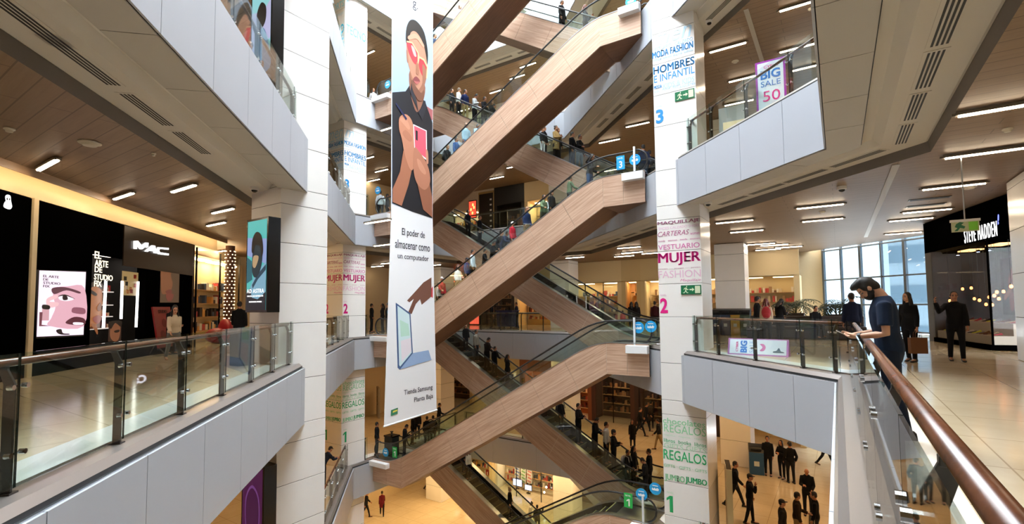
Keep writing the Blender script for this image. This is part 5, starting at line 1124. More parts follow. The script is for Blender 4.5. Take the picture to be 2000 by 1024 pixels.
def hand(mb, wr, w, sg, J, curl=18):
    """palm, four fingers and a thumb"""
    w = w.normalized(); side = Vector((0, 1, 0))-w*w.y; side = side.normalized() if side.length > .2 else Vector((1, 0, 0))
    nrm = w.cross(side).normalized()*sg       # palm side
    if nrm.dot(Vector((-sg, 0, 0))) < 0: nrm = -nrm
    pc = wr+w*.048; R = Matrix((side, nrm, w)).transposed()
    mb.ell(pc, (.040, .018, .056), R)
    for i, (o, l) in enumerate(((.027, .066), (.010, .076), (-.008, .070), (-.025, .055))):
        a = wr+w*.09+side*o; c1 = math.radians(curl*(1+.2*i)); c2 = c1*2.1
        b = a+(w*math.cos(c1)+nrm*math.sin(c1))*l*.5; c = b+(w*math.cos(c2)+nrm*math.sin(c2))*l*.5
        mb.tube([a-w*.02, a, b, c], [.0105, .0100, .0092, .0075], 7)
    a = wr+w*.035+side*.03; b = a+(w*.7+side*.55+nrm*.35).normalized()*.038; c = b+(w*.9+side*.15+nrm*.4).normalized()*.032
    mb.tube([a-side*.01, a, b, c], [.014, .013, .0115, .009], 7)
def seglimb(a, b, c, r):   # hip-knee-ankle with muscle swell
    pts = [a, lerp(a, b, .35), lerp(a, b, .7), b, lerp(b, c, .3), lerp(b, c, .65), c]; return pts, r
def remesh(mb, name, vox, it=3):
    me = bpy.data.meshes.new(name); me.from_pydata(mb.v, [], mb.f); o = bpy.data.objects.new('tmp', me); COL.objects.link(o)
    m = o.modifiers.new('r', 'REMESH'); m.mode = 'VOXEL'; m.voxel_size = vox
    dg = bpy.context.evaluated_depsgraph_get(); out = bpy.data.meshes.new_from_object(o.evaluated_get(dg)); bpy.data.objects.remove(o); bpy.data.meshes.remove(me)
    b = bmesh.new(); b.from_mesh(out)
    for _ in range(it): bmesh.ops.smooth_vert(b, verts=b.verts, factor=.5, use_axis_x=True, use_axis_y=True, use_axis_z=True)
    b.to_mesh(out); b.free(); out.polygons.foreach_set('use_smooth', [True]*len(out.polygons)); out.name = name; return out
TORSO_M = [(.80, .10, .085, 0), (.90, .155, .11, -.005), (.98, .158, .112, -.008), (1.10, .140, .10, 0), (1.22, .155, .112, .004), (1.33, .163, .112, 0), (1.39, .150, .098, -.006), (1.435, .108, .080, -.010), (1.465, .074, .066, -.010), (1.485, .052, .052, -.008)]
TORSO_F = [(.80, .10, .085, 0), (.90, .165, .115, -.005), (.97, .166, .118, -.01), (1.10, .122, .092, 0), (1.22, .138, .112, .012), (1.31, .142, .108, .008), (1.38, .128, .088, -.004), (1.425, .092, .070, -.008), (1.455, .062, .058, -.008), (1.475, .045, .046, -.006)]
SKINS = {'light': 'c99a7e', 'tan': 'a87455', 'pale': 'd8b09a'}
def head_face(me, J, vox):
    """material slots by place on the face: 1 eyes and brows, 2 lips"""
    inv = J['hm'].inverted(); c = J['head']; nf = len(me.polygons); mi = [0]*nf
    for i, f in enumerate(me.polygons):
        q = f.center-c
        if q.length > .2: continue
        q = inv @ q
        if q.y < .055: continue
        if abs(abs(q.x)-.031) < .017 and abs(q.z-.004) < max(.007, vox*.7): mi[i] = 1
        elif abs(abs(q.x)-.033) < .022 and abs(q.z-.028) < max(.005, vox*.5): mi[i] = 1
        elif abs(q.x) < .024 and abs(q.z+.066) < max(.008, vox*.8): mi[i] = 2
    me.polygons.foreach_set('material_index', mi)
def make_variant(pose, fem, vox=.0105):
    key = (pose, fem)
    if key in POSE_D: return POSE_D[key]
    J = skel(POSES[pose], fem); T = J['T']; TT = TORSO_F if fem else TORSO_M; D = {'J': J}
    b = MB(); body_loft(b, T, TT)
    thick = .9 if fem else 1.0
    for s, sg in (('L', -1), ('R', 1)):
        pts, r = seglimb(J['hip'+s], J['kn'+s], J['an'+s], [.088, .082, .063, .052, .056, .043, .036]); limb(b, pts, r)
        b.ell(J['an'+s]+J['ft'+s]*.06+Vector((0, 0, -.035)), (.04, .11, .036), Matrix.Rotation(math.asin(max(-1, min(1, J['ft'+s].z))), 3, 'X'))
        S0, el, wr = J['sh'+s], J['el'+s], J['wr'+s]
        limb(b, [lerp(S0, T(Vector((0, 0, 1.38))), .45), S0, lerp(S0, el, .5), el, lerp(el, wr, .35), wr, wr+J['hd'+s]*.03], [.044*thick, .048*thick, .043*thick, .038*thick, .037*thick, .027*thick, .024*thick])
        hand(b, wr, J['hd'+s], sg, J, 30 if pose in ('phone', 'hero', 'call', 'railhand') else 18)
    h, hm = J['head'], J['hm']; P = lambda x, y, z: h+hm @ Vector((x, y, z)); nr = .050 if fem else .058
    limb(b, [T(Vector((0, -.010, 1.40))), T(Vector((0, -.010, 1.46))), lerp(T(Vector((0, -.004, 1.50))), P(0, -.03, -.06), .5), P(0, -.025, -.05), P(0, -.02, 0)], [nr*1.25, nr*1.12, nr, nr*.97, nr*.95], 14)
    b.ell(P(0, -.012, .025), (.074, .094, .092), hm, 16, 12); b.ell(P(0, .026, -.045), (.056, .062, .066), hm, 14, 10); b.ell(P(0, .05, -.085), (.03, .032, .024), hm)
    b.tube([P(0, .078, .012), P(0, .098, -.026), P(0, .086, -.036)], [.009, .014, .012], 8); b.ell(P(0, .075, .024), (.05, .012, .010), hm)
    for sg in (-1, 1): b.ell(P(sg*.075, -.012, -.008), (.010, .020, .030), hm); b.ell(P(sg*.036, .058, -.032), (.022, .02, .02), hm)
    b.ell(P(0, .082, -.066), (.024, .012, .010), hm)
    D['body'] = remesh(b, 'person', vox if pose != 'hero' else .0065); head_face(D['body'], J, vox if pose != 'hero' else .0065)
    # jacket, coat, shirt, trousers
    def garment(lo, inf, sleeve, name, flare=0):
        g = MB(); secs = []
        zs = [q for q in TT if q[0] >= lo and q[0] < 1.47]
        ext = []
        if lo < .8:
            ext = [(lo, .175+flare, .13+flare, 0), ((lo+.85)/2, .172+flare*.5, .125+flare*.5, 0)]; zs = [q for q in TT if .88 < q[0] < 1.47]
        body_loft(g, T, ext+[(z, x+inf, y+inf, o) for z, x, y, o in zs]+[(1.488, .064+inf*.4, .064+inf*.4, -.008)])
        for s in 'LR':
            S0, el, wr = J['sh'+s], J['el'+s], J['wr'+s]; e2 = {'long': None, 'short': lerp(S0, el, .72)}[sleeve]
            pts = [lerp(S0, T(Vector((0, 0, 1.38))), .45), S0, lerp(S0, el, .5), el, lerp(el, wr, .4), lerp(el, wr, .97)] if e2 is None else [lerp(S0, T(Vector((0, 0, 1.38))), .45), S0, lerp(S0, el, .4), e2]
            rr = [.046, .050, .048, .044, .042, .036] if e2 is None else [.048, .054, .054, .054]
            limb(g, pts, [r*thick+inf for r in rr])
        return remesh(g, name, .0135 if pose != 'hero' else .0095, 4)
    D['jacket'] = garment(.86, .016, 'long', 'jacket'); D['coat'] = garment(.62, .020, 'long', 'coat', .01); D['shirt'] = garment(.88, .015, 'short', 'shirt')
    g = MB(); body_loft(g, lambda v: T(v) if v.z > .93 else J['piv']+(v-Vector((0, 0, .93))), [(.80, .11, .10, 0), (.90, TT[1][1]+.012, TT[1][2]+.012, -.005), (.98, TT[2][1]+.008, TT[2][2]+.008, -.008), (1.04, .15, .108, -.003)])
    for s in 'LR':
        pts, r = seglimb(J['hip'+s], J['kn'+s], J['an'+s], [.096, .092, .074, .064, .062, .054, .050]); limb(g, pts, r)
    D['trousers'] = remesh(g, 'trousers', .0135, 4)
    for s in 'LR':
        m = MB(); a = J['an'+s]; f = J['ft'+s]; R = Matrix.Rotation(math.asin(max(-1, min(1, f.z))), 3, 'X')
        rs = []
        for y, w, hh in ((-.075, .030, .075), (-.055, .038, .10), (.0, .040, .095), (.06, .043, .062), (.13, .046, .05), (.175, .036, .04), (.19, .015, .026)):
            rs.append([a+R @ Vector((w*math.cos(2*PI*k/12), y, -.075+max(0, hh*.5+hh*.5*math.sin(2*PI*k/12)))) for k in range(12)])
        m.rings(rs); me = bpy.data.meshes.new('shoe'); me.from_pydata(m.v, [], m.f); me.polygons.foreach_set('use_smooth', [True]*len(m.f)); D['shoe'+s] = me
    POSE_D[key] = D; return D
HAIR = {}
def hair_mesh(style, pose, fem):
    key = (style, pose, fem)
    if key in HAIR: return HAIR[key]
    J = POSE_D[(pose, fem)]['J']; h, hm = J['head'], J['hm']; P = lambda x, y, z: h+hm @ Vector((x, y, z)); m = MB()
    if style in ('short', 'long', 'bun', 'quiff'):
        m.ell(P(0, -.024, .038), (.080, .094, .090), hm, 16, 12); m.ell(P(0, -.055, -.012), (.072, .062, .075), hm)
        if style == 'quiff': m.ell(P(0, .035, .10), (.062, .07, .04), hm); m.ell(P(0, .0, .095), (.07, .09, .045), hm)
        for sg in (-1, 1): m.ell(P(sg*.070, .004, .02), (.014, .03, .04), hm)
    if style == 'long':
        m.tube([P(0, -.05, .02), P(0, -.085, -.08), P(0, -.10, -.2), P(0, -.105, -.30)], [.075, .085, .085, .05], 12, r2=.045)
        for sg in (-1, 1): m.tube([P(sg*.062, .01, .05), P(sg*.084, .0, -.05), P(sg*.09, .005, -.17), P(sg*.08, .02, -.24)], [.022, .03, .034, .015], 8)
    if style == 'bun': m.ell(P(0, -.10, .10), (.045, .045, .04), hm)
    if style == 'cap':
        m.ell(P(0, -.018, .045), (.083, .098, .080), hm, 16, 12); m.ell(P(0, .095, .038), (.062, .07, .012), hm); m.ell(P(0, -.05, -.015), (.072, .062, .06), hm)
    if style in ('beanie', 'hood'):
        m.ell(P(0, -.020, .045), (.088, .104, .092), hm, 16, 12); m.ell(P(0, -.045, -.02), (.082, .075, .085), hm)
        if style == 'hood': m.ell(P(0, -.04, -.09), (.085, .085, .06), hm)
    HAIR[key] = remesh(m, 'hair', .0115, 2); return HAIR[key]
def place(o, me, m):
    o2 = bpy.data.objects.new(o[0], me); COL.objects.link(o2)
    return o2
PN = [0]
def person(pose, loc, rz, h, label, top='141418', bot='17181d', hair='short', hc='15100e', outer='jacket', skin='tan', fem=None, group=None, shoe='141214'):
    if fem is None: fem = hair in ('long', 'bun')
    D = make_variant(pose, fem); PN[0] += 1
    def mk(name, me, mats, parent=None):
        if not me.materials:
            for _ in mats: me.materials.append(None)
        o = bpy.data.objects.new(name, me); COL.objects.link(o)
        for i, m in enumerate(mats): o.material_slots[i].link = 'OBJECT'; o.material_slots[i].material = m
        if parent: o.parent = parent
        return o
    sk = mat('skin_'+skin, SKINS[skin], .5); p = mk('person', D['body'], [sk, mat('eye_dark', '1a1210', .3), mat('lips', '8c4f46', .5)])
    p.location = loc; p.rotation_euler = (0, 0, rz); s = h/1.765; p.scale = (s, s, s); tag(p, label, 'person', group)
    cloth = lambda c: mat('cloth_'+c, c, .85, spec=.2)
    mk(outer, D[outer], [cloth(top)], p); mk('trousers', D['trousers'], [cloth(bot)], p)
    for q in 'LR': mk('shoe', D['shoe'+q], [mat('shoe_leather_'+shoe, shoe, .5)], p)
    if hair != 'none': mk({'cap': 'cap', 'beanie': 'beanie', 'hood': 'hood'}.get(hair, 'hair'), hair_mesh(hair, pose, fem), [mat('hair_'+hc, hc, .6)], p)
    return p
def face_dir(loc, d, off=0):
    a = math.atan2(loc[1], loc[0]); a += {'A': 0, 'L': PI/2, 'R': -PI/2, 'T': PI}[d]+math.radians(off); return a-PI/2
def feet(px, py, z): return onz(px, py, z)
def hd(px, py, z, h): q = onz(px, py, z+h); return Vector((q.x, q.y, z))
def rider(px, py, zl, up, lane=.5, h=None):
    """a place on the steps: plane of the lane, tread under the feet, height from the head"""
    y = (FY if up else RY)+.35+.9*lane; q = onY(px, py, y); lo, hi = esc_profile(up); sg = 1 if up else -1
    n = 26; dz = H/n; dx = dz/TAN; k = (sg*(q.x-lo)-.05)/dx; i = max(0, min(n-1, math.floor(k)))
    x = lo+sg*(.05+(i+.5)*dx) if 0 <= k < n else q.x; z = zl+(i+1)*dz if k >= 0 else zl+.005
    if k >= n: z = zl+H+.005
    return Vector((x, y, z)), q.z-z
def P_(pose, where, d, h, label, **k):
    off = k.pop('off', 0)
    if where[0] == 'f': loc = feet(*where[1:])
    elif where[0] == 'h': loc = hd(where[1], where[2], where[3], h)
    elif where[0] == 'y': q = onY(where[1], 600, where[2]); loc = Vector((q.x, where[2], where[3]))
    elif where[0] == 'p': loc = Vector(where[1:])
    elif where[0] == 'e': 
        loc, hh = rider(*where[1:]); h = min(1.86, max(1.5, hh)) if h is None else h
    rz = face_dir(loc, d, off) if isinstance(d, str) else math.radians(d)
    return person(pose, loc, rz, h, label, **k)
E_R = -90    # facing the right end of an escalator
# ---- the man at the near rail and the people of the right gallery
hero = P_('hero', ('p', .43, 6.5, 0), 90, 1.80, 'bearded man in navy t-shirt bent over a phone at the near copper rail', top='1d2a40', bot='1b2436', hair='quiff', outer='shirt', skin='light')
J = POSE_D[('hero', False)]['J']; s_ = hero.scale[0]; Rz = Matrix.Rotation(hero.rotation_euler.z, 3, 'Z'); hw = lambda v: hero.location+Rz @ (v*s_)
b = MB(); h_, hm_ = J['head'], J['hm']; PP = lambda x, y, z: h_+hm_ @ Vector((x, y, z))
b.ell(PP(0, .030, -.055), (.059, .064, .058), hm_, 16, 12)
for sg in (-1, 1): b.ell(PP(sg*.058, .0, -.03), (.016, .03, .045), hm_)
bo = bpy.data.objects.new('beard', remesh(b, 'beard', .007, 2)); COL.objects.link(bo); bo.data.materials.append(mat('hair_15100e', '15100e', .6)); bo.parent = hero
b = MB(); w_ = J['wrL']; dd = J['hdL']; b.tube([w_-dd*.022, w_+dd*.008], .036, 14); wt = b.build('wristwatch', M_BLACK, hero)
pm = hw((J['wrL']+J['wrR'])/2+(J['hdL']+J['hdR']).normalized()*.125+Vector((0, 0, .03))); ph = thing('phone', 'pale phone held in both hands of the bearded man at the rail', 'phone', pm, hero.rotation_euler.z); ph.rotation_euler = (math.radians(28), 0, hero.rotation_euler.z)
b = MB(); b.box((0, 0, 0), (.075, .155, .009)); b.build('case', mat('phone_case', 'd9c4b4', .4), ph, bevel=.004); b = MB(); b.box((0, 0, .0052), (.068, .145, .001)); b.build('display', M_BLK, ph)
P_('call', ('f', 1870, 706, 0), 'T', 1.74, 'man in black with phone at his ear walking past the shoe window', off=8, top='101114', bot='121318', skin='tan')
wm = P_('carry', ('f', 1780, 707, 0), 'T', 1.72, 'long-haired woman in black walking with a brown paper bag', off=-25, hair='long', hc='1c120e', top='0f1013', bot='111218', outer='jacket', skin='light')
def bag(loc, label, c, w=.3, h=.36, d=.12, rz=0):
    t = thing('shopping_bag', label, 'bag', loc, rz); m = MB(); m.rings([[(a*w/2, b_*d/2, z) for a, b_ in ((-1, -1), (1, -1), (1, 1), (-1, 1))] for z in (0, h)], cap=True); m.build('body', mat('bag_'+c, c, .6), t)
    for y in (-.04, .04): m = MB(); m.tube([(-.07, y, h), (-.06, y, h+.12), (0, y, h+.17), (.06, y, h+.12), (.07, y, h)], .006, 6); m.build('handle', mat('bag_'+c, c, .6), t)
    return t
def hand_at(p, pose, fem, s): J = POSE_D[(pose, fem)]['J']; v = J['wr'+s]+J['hd'+s]*.09; return p.location+Matrix.Rotation(p.rotation_euler.z, 3, 'Z') @ (v*p.scale[0])
q = hand_at(wm, 'carry', True, 'L'); bag((q.x, q.y, q.z-.54), 'brown paper shopping bag in the hand of the woman in black', '6b4226', .36, .38, rz=.4)
P_('stand', ('y', 1664, 17.2, 0), 'A', 1.76, 'person in dark blue jacket behind the bearded man, near the window', off=20, top='182038', bot='14161e')
P_('talk', ('y', 1478, 20.5, 0), 'R', 1.76, 'dark-clothed man with a shoulder bag beside the red backpack woman', top='15161a', bot='15161c')
rb = P_('stand', ('y', 1496, 19.6, 0), 'A', 1.66, 'red-haired woman in pale jacket wearing a red backpack', hair='long', hc='5a1c18', top='cdb9a0', bot='15161c', skin='light')
P_('phone', ('y', 1522, 20.2, 0), 'A', 1.68, 'dark long-haired woman in black right of the red backpack', off=-40, hair='long', top='121216', bot='1a1a20')
P_('sit', ('p', onY(1590, 600, 23.6).x, 23.38, .06), 'T', 1.68, 'dark-haired person sitting on the long bench by the palms', off=30, top='17181c', bot='15161a')
def backpack(p, c, label):
    f = Matrix.Rotation(p.rotation_euler.z, 3, 'Z'); o = p.location+f @ Vector((0, -.20*p.scale[0], 1.0*p.scale[0])); t = thing('backpack', label, 'backpack', o, p.rotation_euler.z)
    m = MB(); m.ell((0, -.02, .2), (.15, .085, .22), nu=14); m.build('main_pouch', mat('pack_'+c, c, .7), t, smooth=True); m = MB(); m.ell((0, -.09, .1), (.11, .04, .1), nu=12); m.build('front_pocket', mat('pack_'+c, c, .7), t, smooth=True)
    for sg in (-1, 1): m = MB(); m.tube([(sg*.09, .02, .40), (sg*.11, .10, .46), (sg*.12, .28, .40), (sg*.12, .32, .2)], .014, 6); m.build('strap', mat('pack_'+c, c, .7), t)
backpack(rb, 'a31f2a', 'red backpack on the red-haired woman')
# ---- left gallery
P_('walk', ('f', 338, 704, 0), 'R', 1.62, 'woman with long dark hair, cream sweater and grey jeans before the cosmetics shop', off=-75, hair='long', hc='120e0d', top='d8cbb4', bot='6b7076', skin='light', shoe='8a5a30')
P_('walk2', ('f', 466, 686, 0), 'A', 1.78, 'man in black coat walking away with a bag, seen from behind', outer='coat', top='0d0e11', bot='101116')
P_('phone', ('p', *(LS.at(lp((300, 600))[0], 0, .55).xy), 0), 'T', 1.66, 'dark-haired person standing behind the red poster stand', off=40, top='0e0e11', bot='0e0e11')
q = feet(480, 680, 0); bag((q.x+.1, q.y+.2, .32), 'dark bag carried by the man in black coat', '1a1614', .4, .4)
for px, py, la, c in ((488, 6, 'person in white top behind the upper left glass balustrade', 'e4e4e6'), (512, 40, 'person in blue-grey behind the upper left glass balustrade', '7d8ea6')):
    loc = onD(px, 60, -5.6); P_('stand', ('p', loc.x, loc.y, H), 'T', 1.72, la, top=c, bot='50586a')
# ---- far left landings
for px, y, z, d, la, c, hh in ((726, 19.6, 0, 'R', 'dark person by the left landing of the second level, leftmost', '16171b', 'short'), (747, 20.2, 0, 'L', 'dark person second from left on the second-level left landing', '1d1d22', 'long'), (757, 18.2, 0, 'L', 'dark person beside the banner on the second-level left landing', '131318', 'short'),
                              (742, 18.6, H, 'A', 'person in light grey shirt on the left landing of the third level', 'b9c0c6', 'short'), (756, 19.4, H, 'R', 'dark-shirted person beside the grey shirt, third-level left landing', '22242c', 'short'), (727, 19.0, 2*H, 'T', 'person with sunglasses at the left landing glass of the fourth level', 'c9c9cf', 'long')):
    P_('pockets', ('y', px, y, z), d, 1.72, la, top=c, hair=hh)
# ---- first level, left
P_('pockets', ('f', 736, 889, -H), 'R', 1.74, 'person in black jacket and grey trousers at the left edge of the first-level landing', top='111216', bot='4a4e52')
lm = P_('lean', ('p', -19.10, 13.60, -H), 'R', 1.76, 'man in navy jacket leaning over the rail beside the far left column', off=30, top='1b2233', bot='15171f', hair='cap', hc='14161e')
P_('phone', ('f', 790, 892, -H), 'R', 1.70, 'dark person just right of the green number panel, first-level left landing', top='101014')
P_('talk', ('f', 806, 868, -H), 'R', 1.72, 'taller dark person in the queue under the banner corner', top='15120f')
P_('stand', ('f', 815, 858, -H), 'A', 1.72, 'dark person furthest back in the queue under the banner corner', top='191310')
P_('stand', ('f', 834, 872, -H), 'A', 1.68, 'person in black beside the lower end of the rising escalator, left of a pair', top='121317')
P_('stand', ('f', 846, 872, -H), 'A', 1.72, 'person in black beside the lower end of the rising escalator, right of a pair', top='0f1013')
P_('railhand', ('f', 857, 842, -H), 'R', 1.76, 'person in black with one hand out on a rail behind the escalator foot', top='101115')
# ---- back gallery second level
P_('pockets', ('p', feet(976, 641, 0).x, 26.3, 0), 'R', 1.76, 'man in dark clothes standing left of the blue cart', top='16171c')
P_('talk', ('p', feet(1024, 641, 0).x, 26.9, 0), 'L', 1.74, 'worker in dark blue at the right side of the blue cart', top='141a2c')
for px, y, la, c, hh in ((1233, 27.4, 'dark-haired visitor in black before the homeware shop, left one', '131216', 'long'), (1243, 26.4, 'dark visitor before the homeware shop, second from left', '1a1416', 'long'), (1279, 25.4, 'visitor in dark red top partly behind the right column', '3a1218', 'short'), (1165, 27.8, 'visitor in plum top before the narrow shop window', '5a2438', 'long'), (1216, 29.0, 'small child in red and white in front of the homeware shop', 'c23a3a', 'short')):
    P_('stand', ('y', px, y, 0), 'A', 1.66 if 'child' not in la else 1.15, la, top=c, hair=hh)
# ---- riders on the escalators
RID = [  # px, py(head), zl, rising?, lane, pose, label, kwargs
 (853, 584, 0, True, .3, 'stand', 'rider with light hair at the foot of the long middle escalator', dict(top='c9b8b0', hc='8a6a50', hair='long')),
 (864, 540, 0, True, .5, 'railhand', 'rider in red top and white cap low on the middle escalator', dict(top='a8202c', hair='cap', hc='e8e6e4')),
 (890, 545, 0, True, .2, 'stand', 'brown-haired woman in white low on the middle escalator', dict(top='e4e2e2', hair='long', hc='3a2016', bot='c9a888')),
 (893, 508, 0, True, .8, 'talk', 'woman in pale pink with brown hair on the middle escalator', dict(top='d8a896', hair='long', hc='4a2a1c')),
 (908, 503, 0, True, .4, 'stand', 'rider with a maroon backpack on the middle escalator', dict(top='3a4a78', hair='cap', hc='1a1c28')),
 (925, 487, 0, True, .3, 'stand', 'man in white shirt on the middle escalator', dict(top='dfe6ee', bot='17181c')),
 (942, 489, 0, True, .7, 'railhand', 'man in black jacket with white stripes behind the white shirt', dict(top='101116')),
 (958, 470, 0, True, .8, 'phone', 'dark rider halfway up the middle escalator, behind the navy jacket', dict(top='1b1a1e')),
 (980, 468, 0, True, .3, 'lean', 'rider in navy jacket bending forward on the middle escalator', dict(top='1d2a48', bot='1a2236')),
 (973, 431, 0, True, .95, 'pockets', 'man in dark suit and white collar on the middle escalator', dict(top='111218', outer='jacket')),
 (989, 440, 0, True, .75, 'phone', 'short dark-haired boy beside the red hoodie', dict(top='15161a')),
 (1002, 432, 0, True, .55, 'stand', 'rider in red hoodie and white cap on the middle escalator', dict(top='c22436', hair='cap', hc='e6e6e6')),
 (1022, 404, 0, True, .4, 'stand', 'rider in navy jacket with beige trousers on the middle escalator', dict(top='1c2a50', bot='b59a72', hc='7a5a3c')),
 (1055, 381, 0, True, .4, 'railhand', 'man in olive jacket high on the middle escalator', dict(top='6b7a5c', bot='4a4a3a')),
 (1068, 384, 0, True, .8, 'phone', 'rider in white and black just above the olive jacket', dict(top='cfd6dc')),
 (1082, 372, 0, True, .4, 'stand', 'hooded rider in black with a red bag near the top', dict(top='14151a', hair='hood', hc='1a1c24')),
 (1112, 355, 0, True, .4, 'railhand', 'rider in camouflage green jacket near the top of the middle escalator', dict(top='55664a', bot='2a2c28', off=50)),
 (1157, 298, 0, True, .6, 'phone', 'woman in black with jeans at the very top of the middle escalator', dict(top='121318', bot='2c4468', hair='long')),
 (912, 410, 0, False, .5, 'pockets', 'man in black riding down left of the directory board', dict(top='0f1014')),
 (935, 421, 0, False, .4, 'stand', 'rider in black seen from behind, next below on the rear escalator', dict(top='0e0f13')),
 (906, 241, H, True, .4, 'stand', 'man in grey-blue shirt on the upper middle escalator', dict(top='8fa6b4', bot='3a5a86', hc='8a7a6a')),
 (895, 266, H, True, .7, 'stand', 'rider in blue denim low on the upper middle escalator', dict(top='3c5684', bot='2c3c5c')),
 (928, 252, H, True, .7, 'phone', 'rider in pale blue above the grey shirt', dict(top='9fb6d0', hc='5a5a60')),
 (868, 284, H, True, .5, 'stand', 'rider in black with a backpack on the upper middle escalator', dict(top='131418', hc='8a7458')),
 (887, 172, H, False, .7, 'stand', 'rider in black at the top left of the upper rear escalator', dict(top='0e0f12')),
 (900, 169, H, False, .8, 'talk', 'light-haired rider behind the navy sweater', dict(top='d8d4d0', hc='6a5a4a')),
 (909, 162, H, False, .3, 'pockets', 'man in navy sweater and beige trousers on the upper rear escalator', dict(top='16204a', bot='b8a070')),
 (931, 172, H, False, .6, 'phone', 'man in white shirt ahead of the navy sweater', dict(top='d6dce0')),
 (941, 176, H, False, .3, 'railhand', 'man in black jacket stretching an arm on the upper rear escalator', dict(top='101115')),
 (958, 189, H, False, .4, 'stand', 'brown-haired rider on the upper rear escalator', dict(top='1a1a1e', hair='long', hc='4a2c20')),
 (970, 201, H, False, .6, 'talk', 'rider in dark coat next to the brown-haired one', dict(top='222228')),
 (982, 202, H, False, .8, 'stand', 'rider in black partly behind the handrail of the upper rear escalator', dict(top='16171b')),
 (1058, 256, H, False, .6, 'stand', 'rider in black with white trousers, left of the tan coat', dict(top='101114', bot='dcdcda')),
 (1068, 246, H, False, .8, 'stand', 'tall rider in black just left of the tan coat', dict(top='0c0d10')),
 (1082, 244, H, False, .4, 'fold', 'woman in tan coat on the upper rear escalator', dict(top='a88a58', outer='coat', hair='bun', hc='1c1410')),
 (1095, 248, H, False, .6, 'stand', 'rider in black right of the tan coat', dict(top='0e0f12')),
 (1110, 250, H, False, .4, 'talk', 'rider in black with dark jeans lower on the upper rear escalator', dict(top='111216', bot='2a3442')),
 (1125, 264, H, False, .3, 'railhand', 'rider in black with grey jeans near the bottom of the upper rear escalator', dict(top='121317', bot='6a7882')),
 (926, 643, -H, False, .6, 'stand', 'man in pale shirt on the lower rear escalator', dict(top='8f887c')),
 (914, 636, -H, False, .8, 'stand', 'dark rider above the pale shirt on the lower rear escalator', dict(top='121214')),
 (948, 655, -H, False, .4, 'phone', 'rider in dark brown on the lower rear escalator', dict(top='221a18')),
 (962, 676, -H, False, .5, 'talk', 'man in black looking back on the lower rear escalator', dict(top='0f1013')),
 (992, 692, -H, False, .4, 'stand', 'long-haired woman in black with bare arms on the lower rear escalator', dict(top='0e0e11', hair='long', hc='100c0b')),
 (1098, 786, -H, False, .5, 'stand', 'broad rider in black with a backpack near the wooden underside', dict(top='0c0c0f')),
 (1132, 784, -H, False, .6, 'fold', 'man in black with folded arms on the lower rear escalator', dict(top='101114')),
 (1156, 805, -H, False, .5, 'phone', 'rider in black coat beside a blue bag', dict(top='0e0f12', outer='coat')),
 (1178, 814, -H, False, .8, 'stand', 'rider in white sleeves behind the black coat', dict(top='b9b6b0')),
 (1203, 832, -H, False, .6, 'fold', 'woman in black with a red scarf near the escalator bottom', dict(top='111216', hair='beanie', hc='191a20')),
 (1225, 878, -H, False, .4, 'stand', 'rider with a white backpack at the bottom of the lower rear escalator', dict(top='15161c')),
 (1237, 870, -H, False, .8, 'stand', 'long-haired rider in black at the bottom of the lower rear escalator', dict(top='0f1013', hair='long')),
 (902, 893, -2*H, False, .6, 'stand', 'dark rider at the top of the lowest rear escalator', dict(top='0e0e11')),
 (914, 892, -2*H, False, .4, 'stand', 'rider in spotted white top at the top of the lowest rear escalator', dict(top='c9c2b0', hair='long')),
 (990, 1004, -2*H, False, .5, 'stand', 'fair-haired rider in black low on the lowest rear escalator', dict(top='15161a', hair='bun', hc='b59a78', skin='pale')),
 (1101, -8, 2*H, False, .4, 'stand', 'rider in black coat high on the top rear escalator', dict(top='0f1014', outer='coat')),
 (1139, 8, 2*H, False, .3, 'fold', 'brown-haired rider with sunglasses on the top rear escalator', dict(top='3a3a40', hair='long', hc='6a3420')),
 (897, 10, 2*H, True, .5, 'stand', 'brown-haired rider on the top front escalator', dict(top='c9c4c4', hair='bun', hc='5a3420')),
 (848, 66, 2*H, True, .5, 'stand', 'dark rider at the banner edge on the top front escalator', dict(top='2a3350'))]
RP = {}
for px, py, zl, up, lane, pose, la, kw in RID:
    off = kw.pop('off', 0); hh = 1.2 if 'boy' in la else None
    RP[la] = P_(pose, ('e', px, py, zl, up, lane), E_R+(off if off else random.Random(px).uniform(-18, 18)), hh, la, **kw)
for la, c, lb in (('rider with a maroon backpack on the middle escalator', '6b1626', 'maroon backpack on the rider behind the white shirt'), ('rider with a white backpack at the bottom of the lower rear escalator', 'c9c9c9', 'white backpack at the bottom of the lower rear escalator'), ('rider in black with a backpack on the upper middle escalator', '15171a', 'black backpack on the upper middle escalator rider'), ('broad rider in black with a backpack near the wooden underside', '101013', 'black backpack near the wooden escalator underside')): backpack(RP[la], c, lb)
# ---- third-level landing on the right
P_('phone', ('y', 1154, 21.6, H), 'T', 1.76, 'woman in long black coat standing at the foot of the upper rear escalator', off=30, hair='long', top='0d0d10', outer='coat', fem=True)
P_('phone', ('y', 1211, 20.3, H), 'R', 1.76, 'man in black suit reading on the third-level landing behind the number 3', top='101116', skin='light')
P_('stand', ('y', 1194, 22.2, H), 'R', 1.66, 'dark-haired person left behind the black suit, third-level landing', top='15161a')
P_('talk', ('y', 1226, 22.0, H), 'A', 1.62, 'person with brown bag right of the black suit, third-level landing', top='2a2c22')
P_('pockets', ('y', 1264, 19.7, H), 'A', 1.80, 'man in navy jacket half hidden by the right column, third level', top='18203a', bot='1c2436')
P_('pockets', ('y', 1276, 20.6, H), 'A', 1.80, 'man in dark jacket closest to the right column, third level', top='121522')
